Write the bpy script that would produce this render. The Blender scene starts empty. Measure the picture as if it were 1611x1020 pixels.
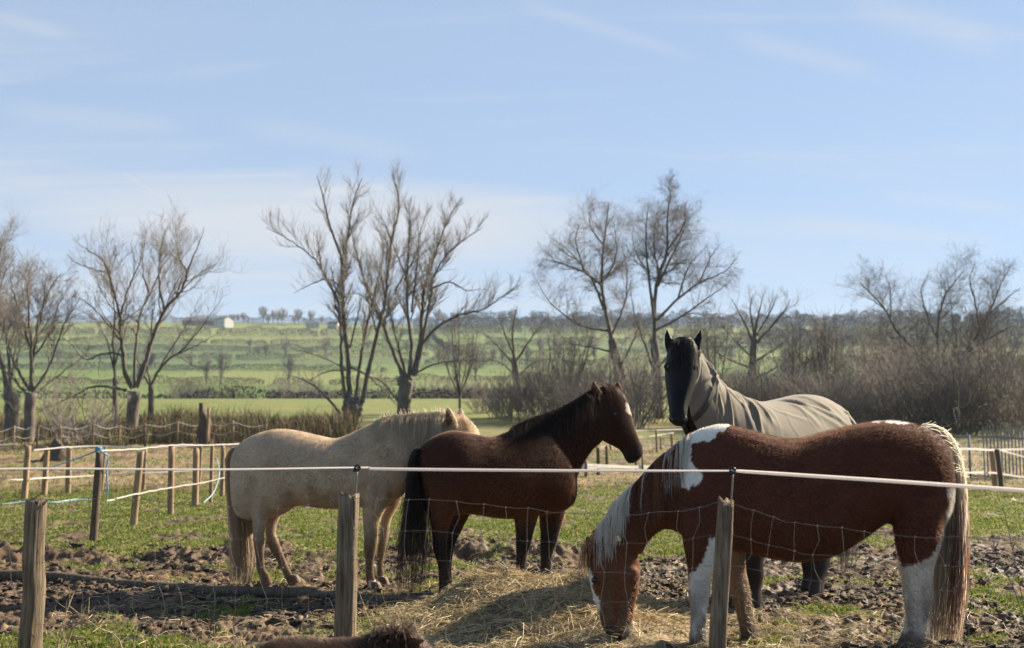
import bpy, math, random
import numpy as np
from mathutils import Vector
from mathutils.bvhtree import BVHTree

random.seed(7)
rng = np.random.default_rng(7)
sc = bpy.context.scene
col = sc.collection
R = math.radians

# ------------------------------------------------------------------ camera
FPX = 1727.0                       # focal length in pixels of the 1611 px wide photograph
CAM_Z = 1.42
PITCH = math.atan(170.0 / FPX)
cam = bpy.data.cameras.new("camera")
cam.sensor_width = 36.0
cam.lens = 36.0 * FPX / 1611.0
cam.clip_start = 0.05
cam.clip_end = 6000.0
cam.dof.use_dof = True
cam.dof.focus_distance = 7.8
cam.dof.aperture_fstop = 2.6
camo = bpy.data.objects.new("camera", cam)
camo.location = (0, 0, CAM_Z)
camo.rotation_euler = (math.pi / 2 + PITCH, 0, 0)
col.objects.link(camo)
sc.camera = camo

# ------------------------------------------------------------------ sun and sky
SUN_AZ, SUN_EL = R(56), R(31)      # clockwise from the view direction; height
sun = bpy.data.lights.new("sun", "SUN")
sun.energy = 5.0
sun.angle = R(0.55)
sun.color = (1.0, 0.86, 0.66)
suno = bpy.data.objects.new("sun", sun)
SDIR = Vector((math.sin(SUN_AZ) * math.cos(SUN_EL), math.cos(SUN_AZ) * math.cos(SUN_EL), math.sin(SUN_EL)))
suno.rotation_euler = SDIR.to_track_quat('Z', 'Y').to_euler()
suno.location = (30, 20, 30)
col.objects.link(suno)

world = bpy.data.worlds.new("World")
sc.world = world
world.use_nodes = True
wn, wl = world.node_tree.nodes, world.node_tree.links
wn.clear()
w_out = wn.new("ShaderNodeOutputWorld")
w_bg = wn.new("ShaderNodeBackground")
w_bg.inputs[1].default_value = 0.056
sky = wn.new("ShaderNodeTexSky")
sky.sky_type = 'NISHITA'
sky.sun_disc = False
sky.sun_elevation = SUN_EL
sky.sun_rotation = SUN_AZ
sky.altitude = 100
sky.air_density = 0.85
sky.dust_density = 0.0
sky.ozone_density = 2.6
tc = wn.new("ShaderNodeTexCoord")
sep = wn.new("ShaderNodeSeparateXYZ")
wl.new(tc.outputs['Generated'], sep.inputs[0])
def wmath(op, a, b=None, clamp=False):
    n = wn.new("ShaderNodeMath"); n.operation = op; n.use_clamp = clamp
    for i, v in enumerate((a, b)):
        if v is None: continue
        if isinstance(v, (int, float)): n.inputs[i].default_value = v
        else: wl.new(v, n.inputs[i])
    return n.outputs[0]
zz = wmath('ADD', wmath('MAXIMUM', sep.outputs[2], 0.0), 0.12)
px_ = wmath('DIVIDE', sep.outputs[0], zz)
py_ = wmath('DIVIDE', sep.outputs[1], zz)
def cloud(sx, sy, rot, scale, detail, lo, hi, dist=0.6, off=(0, 0, 0)):
    c = wn.new("ShaderNodeCombineXYZ"); wl.new(px_, c.inputs[0]); wl.new(py_, c.inputs[1])
    m = wn.new("ShaderNodeMapping"); m.inputs['Rotation'].default_value = (0, 0, rot)
    m.inputs['Scale'].default_value = (sx, sy, 1); m.inputs['Location'].default_value = off
    wl.new(c.outputs[0], m.inputs[0])
    n = wn.new("ShaderNodeTexNoise"); n.inputs['Scale'].default_value = scale
    n.inputs['Detail'].default_value = detail; n.inputs['Roughness'].default_value = 0.58
    n.inputs['Distortion'].default_value = dist
    wl.new(m.outputs[0], n.inputs['Vector'])
    r = wn.new("ShaderNodeMapRange"); r.interpolation_type = 'SMOOTHSTEP'
    r.inputs['From Min'].default_value = lo; r.inputs['From Max'].default_value = hi
    wl.new(n.outputs[0], r.inputs['Value'])
    return r.outputs[0]
c1 = cloud(0.16, 0.75, R(14), 1.5, 7, 0.42, 0.80, 0.9, (3.1, 0.4, 0))     # long cirrus bands
c2 = cloud(0.35, 2.2, R(24), 2.2, 6, 0.50, 0.85, 1.2, (0.7, 5.0, 0))      # finer streaks
c3 = cloud(0.10, 0.30, R(5), 1.4, 3, 0.35, 0.75, 0.4, (6.3, 1.2, 0))      # broad veil
cl = wmath('ADD', wmath('ADD', wmath('MULTIPLY', c1, 0.60), wmath('MULTIPLY', c2, 0.5)), wmath('MULTIPLY', c3, 0.24), True)
# the broad cream bank of cloud low in the sky
ex = wmath('POWER', wmath('ABSOLUTE', wmath('DIVIDE', wmath('ADD', sep.outputs[0], 0.155), 0.235)), 2.0)
ez = wmath('POWER', wmath('ABSOLUTE', wmath('DIVIDE', wmath('SUBTRACT', sep.outputs[2], 0.186), 0.036)), 2.0)
bank = wn.new('ShaderNodeMapRange'); bank.interpolation_type = 'SMOOTHSTEP'
bank.inputs['From Min'].default_value = 1.15; bank.inputs['From Max'].default_value = 0.05
wl.new(wmath('ADD', wmath('ADD', ex, ez), wmath('MULTIPLY', wmath('SUBTRACT', c1, 0.5), 1.2)), bank.inputs['Value'])
cl = wmath('ADD', cl, wmath('MULTIPLY', bank.outputs[0], wmath('ADD', wmath('MULTIPLY', c2, .6), .5)), True)
# wind-drawn streaks and an old vapour trail
def sdir(px, py):
    x, y = (px - 805.5) / FPX, -(py - 510.0) / FPX; c, s = math.cos(PITCH), math.sin(PITCH)
    return Vector((x, c - y * s, s + y * c)).normalized()
def vdot(v):
    n = wn.new('ShaderNodeVectorMath'); n.operation = 'DOT_PRODUCT'; wl.new(tc.outputs['Generated'], n.inputs[0]); n.inputs[1].default_value = v
    return n.outputs['Value']
def wmap(v, a, b_):
    n = wn.new('ShaderNodeMapRange'); n.interpolation_type = 'SMOOTHSTEP'; n.inputs['From Min'].default_value = a; n.inputs['From Max'].default_value = b_
    wl.new(v, n.inputs['Value']); return n.outputs[0]
for a, b_, wd, amp in (((780, -10), (1130, 98), .010, .28), ((1120, 40), (1420, 118), .016, .34), ((1300, -20), (1640, 72), .022, .34), ((-60, 150), (330, 205), .016, .26), ((1330, 300), (1660, 335), .011, .30), ((1180, 345), (1640, 400), .016, .24), ((-40, 18), (130, 62), .010, .26), ((180, 262), (266, 322), .0022, .22), ((330, 180), (700, 250), .018, .22)):
    d1, d2 = sdir(*a), sdir(*b_); nv = d1.cross(d2).normalized(); al = (d2 - d1).normalized(); mid = (d1 + d2) / 2; hl = (d2 - d1).length / 2
    off = wmath('ADD', vdot(nv), wmath('MULTIPLY', wmath('SUBTRACT', c3, .5), wd * 1.2))
    m_ = wmath('MULTIPLY', wmap(wmath('ABSOLUTE', off), wd, 0.0), wmap(wmath('ABSOLUTE', wmath('SUBTRACT', vdot(al), mid.dot(al))), hl, hl * .35))
    cl = wmath('ADD', cl, wmath('MULTIPLY', wmath('MULTIPLY', m_, wmath('ADD', wmath('MULTIPLY', c2, .8), .85)), amp), True)
w_mix = wn.new("ShaderNodeMix"); w_mix.data_type = 'RGBA'
w_hsv = wn.new("ShaderNodeHueSaturation"); w_hsv.inputs['Saturation'].default_value = 1.02
wl.new(sky.outputs[0], w_hsv.inputs['Color'])
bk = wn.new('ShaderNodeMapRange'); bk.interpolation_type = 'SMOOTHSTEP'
bk.inputs['From Min'].default_value = -.35; bk.inputs['From Max'].default_value = .30      # clouds and veil faded out behind the camera to weaken fill on shaded sides
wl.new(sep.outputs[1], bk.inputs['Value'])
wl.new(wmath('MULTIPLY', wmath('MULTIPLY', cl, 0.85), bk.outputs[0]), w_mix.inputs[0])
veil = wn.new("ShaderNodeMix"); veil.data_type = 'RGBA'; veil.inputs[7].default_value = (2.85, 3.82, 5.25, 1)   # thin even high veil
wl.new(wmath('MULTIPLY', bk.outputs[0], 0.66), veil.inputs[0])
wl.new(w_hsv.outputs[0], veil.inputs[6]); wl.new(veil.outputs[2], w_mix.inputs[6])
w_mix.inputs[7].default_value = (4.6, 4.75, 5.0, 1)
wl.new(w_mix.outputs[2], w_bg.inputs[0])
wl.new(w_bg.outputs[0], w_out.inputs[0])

sc.view_settings.view_transform = 'Standard'
sc.view_settings.look = 'None'
sc.view_settings.exposure = 1.5
sc.view_settings.gamma = 1.0
sc.view_settings.use_curve_mapping = False
sc.cycles.max_bounces = 6
sc.cycles.transparent_max_bounces = 12
sc.cycles.volume_bounces = 0
sc.cycles.use_denoising = True
sc.cycles.sample_clamp_indirect = 4.0

# ------------------------------------------------------------------ helpers
CP, SP = math.cos(PITCH), math.sin(PITCH)
def ray(px, py):
    """World direction, seen from where the photographer stood, of a measured point (scaled so that y = 1)."""
    x = (px - 805.5) / FPX
    y = -(py - 510.0) / FPX
    d = np.array([x, CP - y * SP, SP + y * CP])
    return d / d[1]
def P(px, py, Y):
    return np.array([0, 0, CAM_Z]) + ray(px, py) * Y
def G(px, py, z=0.0):
    d = ray(px, py)
    return np.array([0, 0, CAM_Z]) + d * ((z - CAM_Z) / d[2])

def _hash(ix, iy, iz, seed):
    h = (ix.astype(np.int64) * 374761393 + iy.astype(np.int64) * 668265263 + iz.astype(np.int64) * 1274126177 + seed * 974711) & 0xFFFFFFFF
    h = ((h ^ (h >> 13)) * 1274126177) & 0xFFFFFFFF
    h = h ^ (h >> 16)
    return (h & 0xFFFFFF) / float(0xFFFFFF)
def vnoise(x, y, z=None, seed=0):
    x = np.asarray(x, float); y = np.asarray(y, float)
    z = np.zeros_like(x) if z is None else np.asarray(z, float)
    ix, iy, iz = np.floor(x), np.floor(y), np.floor(z)
    fx, fy, fz = x - ix, y - iy, z - iz
    fx, fy, fz = [t * t * t * (t * (t * 6 - 15) + 10) for t in (fx, fy, fz)]
    r = 0
    for dx in (0, 1):
        for dy in (0, 1):
            for dz in (0, 1):
                w = (fx if dx else 1 - fx) * (fy if dy else 1 - fy) * (fz if dz else 1 - fz)
                r = r + w * _hash(ix + dx, iy + dy, iz + dz, seed)
    return r
def fbm(x, y, z=None, seed=0, oct=4, gain=0.5):
    r, a, s = 0, 1.0, 0
    x = np.asarray(x, float); y = np.asarray(y, float)
    for o in range(oct):
        r = r + a * vnoise(x * 2 ** o, y * 2 ** o, None if z is None else np.asarray(z) * 2 ** o, seed + o * 17)
        s += a; a *= gain
    return r / s
def sstep(a, b, x):
    t = np.clip((np.asarray(x, float) - a) / (b - a), 0, 1)
    return t * t * (3 - 2 * t)

# ---- materials
MATS = {}
def mat(name):
    m = bpy.data.materials.new(name); m.use_nodes = True
    b = m.node_tree.nodes["Principled BSDF"]
    return m, m.node_tree.nodes, m.node_tree.links, b
def nd(N, t, **kw):
    n = N.new(t)
    for k, v in kw.items():
        if k in n.inputs: n.inputs[k].default_value = v
        else: setattr(n, k, v)
    return n
def ramp(N, L, fac, stops):
    r = N.new("ShaderNodeValToRGB")
    e = r.color_ramp.elements
    while len(e) < len(stops): e.new(0.5)
    for i, (p, c) in enumerate(stops):
        e[i].position = p; e[i].color = (*c, 1)
    L.new(fac, r.inputs[0])
    return r.outputs[0]
def noise_fac(N, L, scale, detail=4, vec=None, rough=0.55, dist=0.0):
    n = nd(N, "ShaderNodeTexNoise", Scale=scale, Detail=detail, Roughness=rough, Distortion=dist)
    if vec is not None: L.new(vec, n.inputs['Vector'])
    return n.outputs[0]
def objcoord(N, L, scale=(1, 1, 1), what='Object'):
    t = N.new("ShaderNodeTexCoord"); m = N.new("ShaderNodeMapping")
    m.inputs['Scale'].default_value = scale
    L.new(t.outputs[what], m.inputs[0])
    return m.outputs[0]
def bump(N, L, b, h, strength, dist):
    n = nd(N, "ShaderNodeBump", Strength=strength, Distance=dist)
    L.new(h, n.inputs['Height']); L.new(n.outputs[0], b.inputs['Normal'])
def simple_noise_mat(name, c0, c1, scale, rough=0.8, stretch=(1, 1, 1), bs=0.4, bd=0.01, what='Object', mid=None, spec=0.3):
    m, N, L, b = mat(name)
    v = objcoord(N, L, stretch, what)
    f = noise_fac(N, L, scale, 6, v, 0.62)
    st = [(0.3, c0), (0.7, c1)] if mid is None else [(0.28, c0), (0.5, mid), (0.74, c1)]
    L.new(ramp(N, L, f, st), b.inputs['Base Color'])
    b.inputs['Roughness'].default_value = rough
    b.inputs['Specular IOR Level'].default_value = spec
    bump(N, L, b, f, bs, bd)
    MATS[name] = m
    return m
def attr_mat(name, rough=0.6, sheen=0.0, spec=0.3, tr=0.0, trgamma=None, noise=None, sheen_tint=(1, 0.8, 0.6), attr='Col'):
    m, N, L, b = mat(name)
    a = N.new("ShaderNodeAttribute"); a.attribute_name = attr
    c = a.outputs['Color']
    if noise:
        sc_, amt = noise
        f = noise_fac(N, L, sc_, 5, objcoord(N, L))
        r = nd(N, "ShaderNodeMapRange"); L.new(f, r.inputs['Value'])
        r.inputs['To Min'].default_value = 1 - amt; r.inputs['To Max'].default_value = 1 + amt
        r.inputs['From Min'].default_value = .25; r.inputs['From Max'].default_value = .75
        x = N.new("ShaderNodeVectorMath"); x.operation = 'SCALE'
        L.new(c, x.inputs[0]); L.new(r.outputs[0], x.inputs['Scale']); c = x.outputs[0]
        bump(N, L, b, f, 0.25, 0.006)
    L.new(c, b.inputs['Base Color'])
    b.inputs['Roughness'].default_value = rough
    b.inputs['Specular IOR Level'].default_value = spec
    if sheen:
        b.inputs['Sheen Weight'].default_value = sheen
        b.inputs['Sheen Roughness'].default_value = 0.35
        b.inputs['Sheen Tint'].default_value = (*sheen_tint, 1)
    if tr:
        t = N.new("ShaderNodeBsdfTranslucent")
        if trgamma:                       # a hair lets more light through than it throws back
            gm_ = N.new("ShaderNodeGamma"); gm_.inputs[1].default_value = trgamma; L.new(c, gm_.inputs[0]); L.new(gm_.outputs[0], t.inputs[0])
        else: L.new(c, t.inputs[0])
        mx = N.new("ShaderNodeMixShader"); mx.inputs[0].default_value = tr
        L.new(b.outputs[0], mx.inputs[1]); L.new(t.outputs[0], mx.inputs[2])
        L.new(mx.outputs[0], N["Material Output"].inputs[0])
    MATS[name] = m
    return m
def flat_mat(name, c, rough=0.6, metal=0.0, spec=0.4):
    return simple_noise_mat_flat(name, c, rough, metal, spec)
def simple_noise_mat_flat(name, c, rough, metal, spec):
    m, N, L, b = mat(name)
    f = noise_fac(N, L, 25, 3, objcoord(N, L))
    L.new(ramp(N, L, f, [(0.3, tuple(x * 0.82 for x in c)), (0.7, tuple(min(1, x * 1.12) for x in c))]), b.inputs['Base Color'])
    b.inputs['Roughness'].default_value = rough; b.inputs['Metallic'].default_value = metal
    b.inputs['Specular IOR Level'].default_value = spec
    MATS[name] = m
    return m

# ---- meshes and objects
def new_mesh(name, V, F, mats, smooth=True, colors=None, matidx=None, attrs=None):
    """V (n,3); F a list of int arrays (m,3)/(m,4)."""
    me = bpy.data.meshes.new(name)
    V = np.asarray(V, np.float32)
    F = [np.asarray(f, np.int32) for f in F if len(f)]
    me.vertices.add(len(V)); me.vertices.foreach_set("co", V.ravel())
    nl = sum(f.size for f in F); npoly = sum(len(f) for f in F)
    me.loops.add(nl); me.polygons.add(npoly)
    me.loops.foreach_set("vertex_index", np.concatenate([f.ravel() for f in F]))
    tot = np.concatenate([np.full(len(f), f.shape[1], np.int32) for f in F])
    st = np.concatenate([[0], np.cumsum(tot)[:-1]]).astype(np.int32)
    me.polygons.foreach_set("loop_start", st)
    try: me.polygons.foreach_set("loop_total", tot)
    except Exception: pass
    me.polygons.foreach_set("use_smooth", np.full(npoly, smooth, bool))
    for m in (mats if isinstance(mats, (list, tuple)) else [mats]): me.materials.append(m)
    if matidx is not None: me.polygons.foreach_set("material_index", np.asarray(matidx, np.int32))
    me.update(calc_edges=True)
    if colors is not None:
        a = me.attributes.new("Col", 'FLOAT_COLOR', 'POINT')
        c = np.ones((len(V), 4), np.float32); c[:, :3] = colors
        a.data.foreach_set("color", c.ravel())
    for k, v in (attrs or {}).items():
        a = me.attributes.new(k, 'FLOAT', 'POINT'); a.data.foreach_set("value", np.asarray(v, np.float32))
    return me
def thing(name, label, cat, loc=(0, 0, 0), group=None):
    o = bpy.data.objects.new(name, None); col.objects.link(o)
    o.location = Vector([float(v) for v in loc]); o.empty_display_size = 0.2
    o['label'] = label; o['category'] = cat
    if group: o['group'] = group
    return o
def wloc(o):
    v = Vector((0, 0, 0))
    while o is not None: v = v + o.location; o = o.parent
    return np.array(v)
def part(name, parent, V, F, m, loc=None, label=None, **kw):
    """A child mesh whose vertices are given in world space."""
    V = np.asarray(V, float)
    base = wloc(parent)
    if loc is None: loc = base
    loc = np.asarray(loc, float)
    o = bpy.data.objects.new(name, new_mesh(name, V - loc, F, m, **kw)); col.objects.link(o)
    o.parent = parent; o.location = Vector([float(v) for v in (loc - base)])
    if label: o['label'] = label
    return o
def solo(name, V, F, m, label=None, cat=None, kind=None, group=None, loc=None, **kw):
    V = np.asarray(V, float)
    if loc is None:
        loc = np.array([V[:, 0].mean(), V[:, 1].mean(), V[:, 2].min()])
    o = bpy.data.objects.new(name, new_mesh(name, V - np.asarray(loc), F, m, **kw)); col.objects.link(o)
    o.location = Vector([float(v) for v in loc])
    if label: o['label'] = label
    if cat: o['category'] = cat
    if kind: o['kind'] = kind
    if group: o['group'] = group
    return o
def dup(root, loc, label=None, group=None, rz=0.0, s=1.0):
    c = root.copy(); col.objects.link(c)
    c.location = Vector([float(v) for v in loc]); c.rotation_euler = (0, 0, rz); c.scale = (s, s, s)
    if label: c['label'] = label
    if group: c['group'] = group
    for ch in root.children:
        d = ch.copy(); col.objects.link(d); d.parent = c
        for g in ch.children:
            e = g.copy(); col.objects.link(e); e.parent = d
    return c

class TB:
    """Collects tubes."""
    def __init__(s): s.V, s.Q, s.T, s.C, s.n = [], [], [], [], 0
    def tube(s, path, rad, sides=6, color=None, cap=True, jitter=0.0):
        p = np.asarray(path, float); m = len(p)
        r = np.broadcast_to(np.asarray(rad, float), (m,))
        t = np.gradient(p, axis=0); t /= np.linalg.norm(t, axis=1, keepdims=True) + 1e-9
        ref = np.array([0.31, 0.87, 0.38]) if abs(t[0][1]) < 0.8 else np.array([0.9, 0.1, 0.4])
        a = np.cross(t, ref); a /= np.linalg.norm(a, axis=1, keepdims=True) + 1e-9
        b = np.cross(t, a)
        th = np.arange(sides) * 2 * math.pi / sides
        rr = r[:, None, None]
        if jitter: rr = rr * (1 + jitter * (rng.random((m, sides, 1)) - 0.5))
        V = p[:, None, :] + rr * (np.cos(th)[None, :, None] * a[:, None, :] + np.sin(th)[None, :, None] * b[:, None, :])
        V = V.reshape(-1, 3)
        i = np.arange(m - 1)[:, None] * sides; j = np.arange(sides)[None, :]; k = (j + 1) % sides
        Q = np.stack([i + j, i + k, i + sides + k, i + sides + j], -1).reshape(-1, 4) + s.n
        s.Q.append(Q)
        extra = 0
        if cap:
            V = np.vstack([V, p[0], p[-1]]); extra = 2
            j = np.arange(sides); k = (j + 1) % sides; c0 = s.n + m * sides
            s.T.append(np.stack([np.full(sides, c0), s.n + k, s.n + j], -1))
            s.T.append(np.stack([np.full(sides, c0 + 1), s.n + (m - 1) * sides + j, s.n + (m - 1) * sides + k], -1))
        s.V.append(V)
        if color is not None: s.C.append(np.tile(np.asarray(color, float), (len(V), 1)))
        s.n += len(V)
    def box(s, c, h, rot=0.0, color=None):
        """axis box, centre c, half sizes h, turned about z"""
        cr, sr = math.cos(rot), math.sin(rot)
        v = np.array([[x, y, z] for x in (-1, 1) for y in (-1, 1) for z in (-1, 1)], float) * h
        v = np.stack([v[:, 0] * cr - v[:, 1] * sr, v[:, 0] * sr + v[:, 1] * cr, v[:, 2]], -1) + c
        q = np.array([[0, 1, 3, 2], [4, 6, 7, 5], [0, 4, 5, 1], [2, 3, 7, 6], [0, 2, 6, 4], [1, 5, 7, 3]]) + s.n
        s.V.append(v); s.Q.append(q); s.n += 8
        if color is not None: s.C.append(np.tile(np.asarray(color, float), (8, 1)))
    def ribbon(s, path, width, side, color=None):
        """flat strip along path; side (3,) or (m,3) unit direction of its width"""
        p = np.asarray(path, float); m = len(p)
        w = np.broadcast_to(np.asarray(width, float), (m,))[:, None] * 0.5
        sd = np.broadcast_to(np.asarray(side, float), (m, 3))
        V = np.stack([p - sd * w, p + sd * w], 1).reshape(-1, 3)
        i = np.arange(m - 1) * 2
        s.Q.append(np.stack([i, i + 1, i + 3, i + 2], -1) + s.n)
        s.V.append(V); s.n += len(V)
        if color is not None:
            c = np.asarray(color, float)
            s.C.append(np.tile(c, (len(V), 1)) if c.ndim == 1 else np.repeat(c, 2, axis=0))
    def arrays(s):
        return np.vstack(s.V), s.Q + s.T, (np.vstack(s.C) if s.C else None)

def resample(pts, n):
    """Catmull-Rom through pts (k,d) -> n points"""
    p = np.asarray(pts, float); k = len(p)
    if k == 2: return p[0] + (p[1] - p[0]) * np.linspace(0, 1, n)[:, None]
    e = np.vstack([2 * p[0] - p[1], p, 2 * p[-1] - p[-2]])
    t = np.linspace(0, k - 1 - 1e-6, n); i = t.astype(int); f = (t - i)[:, None]
    a, b, c, d = e[i], e[i + 1], e[i + 2], e[i + 3]
    return 0.5 * (2 * b + (c - a) * f + (2 * a - 5 * b + 4 * c - d) * f ** 2 + (3 * b - a - 3 * c + d) * f ** 3)
# ------------------------------------------------------------------ ground
_kd = np.array([0, 26, 36, 45, 60, 80, 105, 150, 175, 230, 300, 350, 500, 700, 900, 1150, 1350, 1800, 3500.])
_kz = np.array([0, 0, .30, .95, 1.7, 2.85, 4.1, 6.0, 6.0, 4.0, 7.2, 11.0, 27.2, 53.5, 80, 116, 118, 100, 60.])
_fd = np.linspace(0, 3500, 7001); _fz = np.interp(_fd, _kd, _kz)
_k = np.hanning(41); _k /= _k.sum()
_fz2 = np.convolve(np.pad(_fz, 20, mode='edge'), _k, mode='valid')
_bl = sstep(30, 120, _fd); _k3 = np.hanning(9); _k3 /= _k3.sum()
_fz1 = np.convolve(np.pad(_fz, 4, mode='edge'), _k3, mode='valid')
_fz = _fz1 * (1 - _bl) + _fz2 * _bl
def terrain(x, y):
    x = np.asarray(x, float); y = np.asarray(y, float)
    d = np.sqrt(np.maximum(y, 0) ** 2 + (0.25 * x) ** 2 + np.where(y < 0, 0, 0))
    z = np.interp(d, _fd, _fz)
    far = sstep(250, 700, d)
    z = z * (1 + far * 0.10 * (fbm(x / 420 + 3.3, y / 420, seed=5, oct=3) - 0.5))
    z = z + far * 5 * (vnoise(x / 160, y / 160, seed=6) - .5)
    return z
def gmask(x, y):
    """how grassy the ground is, 0 mud .. 1 grass"""
    x = np.asarray(x, float); y = np.asarray(y, float)
    wob = 1.6 * (fbm(x * .35, y * .35, seed=11, oct=3) - .5)
    yy = y + wob * 2.2
    near = np.where(x < -0.2, 0.50, 0.26)
    near = near + 0.16 * sstep(-1.5, -2.2, x) * sstep(9.0, 8.0, yy)
    b = near * (1 - sstep(8.4, 9.2, yy)) + 0.30 * sstep(8.4, 9.2, yy)
    b = b + (0.70 - b) * sstep(12.4, 13.9, yy)
    right_mud = 0.40 * sstep(2.6, 3.6, x) * sstep(11.0, 12.2, yy) * sstep(16.0, 14.2, yy)
    b = b - right_mud
    b = b + (0.36 - b) * sstep(25.5, 28.0, yy)
    b = b + (0.95 - b) * sstep(44, 52, yy)
    n = fbm(x * 1.7, y * 1.7, seed=21, oct=4, gain=.6)
    return sstep(0.34, 0.62, b + (n - .5) * 1.5)
def relief(x, y, g):
    near = sstep(62, 44, y) * sstep(3.0, 5.0, y)
    a = 1 - np.abs(2 * fbm(x * 3.1, y * 3.1, seed=31, oct=3, gain=.6) - 1)
    b_ = fbm(x * 8.5, y * 8.5, seed=32, oct=4, gain=.65)
    c_ = 1 - np.abs(2 * fbm(x * 6.3, y * 6.3, seed=33, oct=3, gain=.6) - 1)
    h = 0.050 * (a - .6) + 0.125 * (b_ - .5) - .045 * (c_ - .7) + .030 * (fbm(x * 21, y * 21, seed=34, oct=2) - .5)
    hm = h * 1.0
    hg = 0.06 * (b_ - .5) + 0.03 * (a - .5)
    # low ridge of thrown-up mud along the edge of the grass
    ridge = 0.10 * np.exp(-((y - 12.6 - .6 * (vnoise(x * .8, x * 0 + 3, seed=41) - .5)) / .5) ** 2) * sstep(.3, .75, fbm(x * 1.1, y * 2.2, seed=42, oct=3)) * 1.8
    return near * ((1 - g) * hm + g * hg + ridge * (x < 1.2))
_d = [1.0]
while _d[-1] < 1480:
    d = _d[-1]
    _d.append(d + (0.5 if d < 5.5 else 0.022 if d < 14 else 0.022 + (d - 14) * .0075 if d < 40 else 0.22 + (d - 40) * .02))
_d = np.array(_d)
fa = np.linspace(-R(33), R(33), 760)
ca = np.linspace(R(33), R(327), 74)[1:-1]
_a = np.concatenate([fa, ca])
DD, AA = np.meshgrid(_d, _a, indexing='ij')
gx, gy = DD * np.sin(AA), DD * np.cos(AA)
gm = gmask(gx, gy)
gz = terrain(gx, gy) + relief(gx, gy, gm)
nr, nc = gx.shape
GV = np.stack([gx, gy, gz], -1).reshape(-1, 3)
i = np.arange(nr - 1)[:, None] * nc; j = np.arange(nc)[None, :]; k = (j + 1) % nc
GQ = np.stack([i + j, i + k, i + nc + k, i + nc + j], -1).reshape(-1, 4)
# base colours of soil, turf and fields
n1 = fbm(gx * 2.3, gy * 2.3, seed=51, oct=5, gain=.6)[..., None]
n2 = fbm(gx * .5, gy * .5, seed=52, oct=3)[..., None]
n3 = fbm(gx * 14, gy * 14, seed=53, oct=2)[..., None]
mud = np.array([.026, .0165, .0095]) * (1 - n1) + np.array([.150, .096, .054]) * n1
mud = mud * (0.35 + 1.3 * n3)
strawy = sstep(.5, .72, n2) * sstep(.45, .7, n3) * (gy[..., None] < 60)
mud = mud * (1 - .55 * strawy) + .55 * strawy * np.array([.26, .19, .105])
fb = (fbm(gx * .35, gy * .8, seed=57, oct=4, gain=.6) * .6 + fbm(gx * 2.0, gy * 2.0, seed=58, oct=3) * .4)[..., None]
farbrown = sstep(26, 29, gy)[..., None] * sstep(52, 46, gy)[..., None]
mud = mud * (1 - farbrown * .8) + farbrown * .8 * (np.array([.075, .055, .034]) * (1 - sstep(.3, .6, fb)) + np.array([.25, .175, .095]) * sstep(.3, .6, fb))
turf = np.array([.085, .095, .024]) * (1 - n1) + np.array([.185, .185, .060]) * n1
turf = turf * (0.7 + 0.6 * n3)
farf = sstep(50, 62, gy)[..., None]
# hillside fields: strips bounded by hedges
cell = np.floor(gx / 170 + 1.3 * vnoise(gy / 300, gy * 0, seed=61)) * 7 + np.searchsorted([200, 430, 470, 520, 575, 640, 720, 810, 930], gy.ravel()).reshape(gy.shape) * 3
hsh = _hash(cell, cell * 0 + 3, cell * 0, 9)[..., None]
fld = np.where(hsh < .4, np.array([.125, .190, .030]), np.where(hsh < .75, np.array([.180, .215, .045]), np.array([.090, .140, .036])))
fld = np.where(hsh > .975, np.array([.17, .15, .085]), fld)
nearf = np.array([.130, .180, .032]) * (1 - sstep(.4, .62, n2)) + np.array([.205, .205, .052]) * sstep(.4, .62, n2)
ff = nearf * (1 - sstep(160, 200, gy)[..., None]) + fld * sstep(160, 200, gy)[..., None]
ff = ff * (.55 + .45 * n1)
brownband = (sstep(50, 54, gy) * sstep(84, 60, gy) * sstep(.40, .62, fbm(gx * .09, gy * .2, seed=66, oct=3)))[..., None]
ff = ff * (1 - .6 * brownband) + .6 * brownband * np.array([.23, .165, .075])
turf = turf * (1 - farf) + ff * farf
g3 = gm[..., None] * (1 - farf) + farf
bounce_cut = (sstep(4.2, 3.2, gy) * sstep(-9, -7, gy))[..., None]            # unseen ground around the camera, darkened to cut bounce light on shaded sides
mud = mud * (1 - bounce_cut) + bounce_cut * np.array([.048, .047, .046]) * (.8 + .4 * n3); g3 = g3 * (1 - bounce_cut)
GC = (mud * (1 - g3) + turf * g3).reshape(-1, 3)
m, N, L, b = mat("soil_and_turf")
a_ = N.new("ShaderNodeAttribute"); a_.attribute_name = "Col"
w_ = N.new("ShaderNodeAttribute"); w_.attribute_name = "wet"
cv = objcoord(N, L)
f1 = noise_fac(N, L, 34, 5, cv, .65)
mr = nd(N, "ShaderNodeMapRange"); L.new(f1, mr.inputs['Value'])
mr.inputs['From Min'].default_value = .3; mr.inputs['From Max'].default_value = .7
mr.inputs['To Min'].default_value = .65; mr.inputs['To Max'].default_value = 1.35
vm = N.new("ShaderNodeVectorMath"); vm.operation = 'SCALE'
L.new(a_.outputs['Color'], vm.inputs[0]); L.new(mr.outputs[0], vm.inputs['Scale'])
L.new(vm.outputs[0], b.inputs['Base Color'])
rr = nd(N, "ShaderNodeMapRange"); L.new(w_.outputs['Fac'], rr.inputs['Value'])
rr.inputs['To Min'].default_value = .92; rr.inputs['To Max'].default_value = .38
L.new(rr.outputs[0], b.inputs['Roughness'])
b.inputs['Specular IOR Level'].default_value = .35
bump(N, L, b, f1, .5, .02)
MATS["ground"] = m
wet = ((1 - gm) * sstep(.45, .62, fbm(gx * .8, gy * .8, seed=71, oct=3)) * (gy < 26) * .45).reshape(-1)
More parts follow.
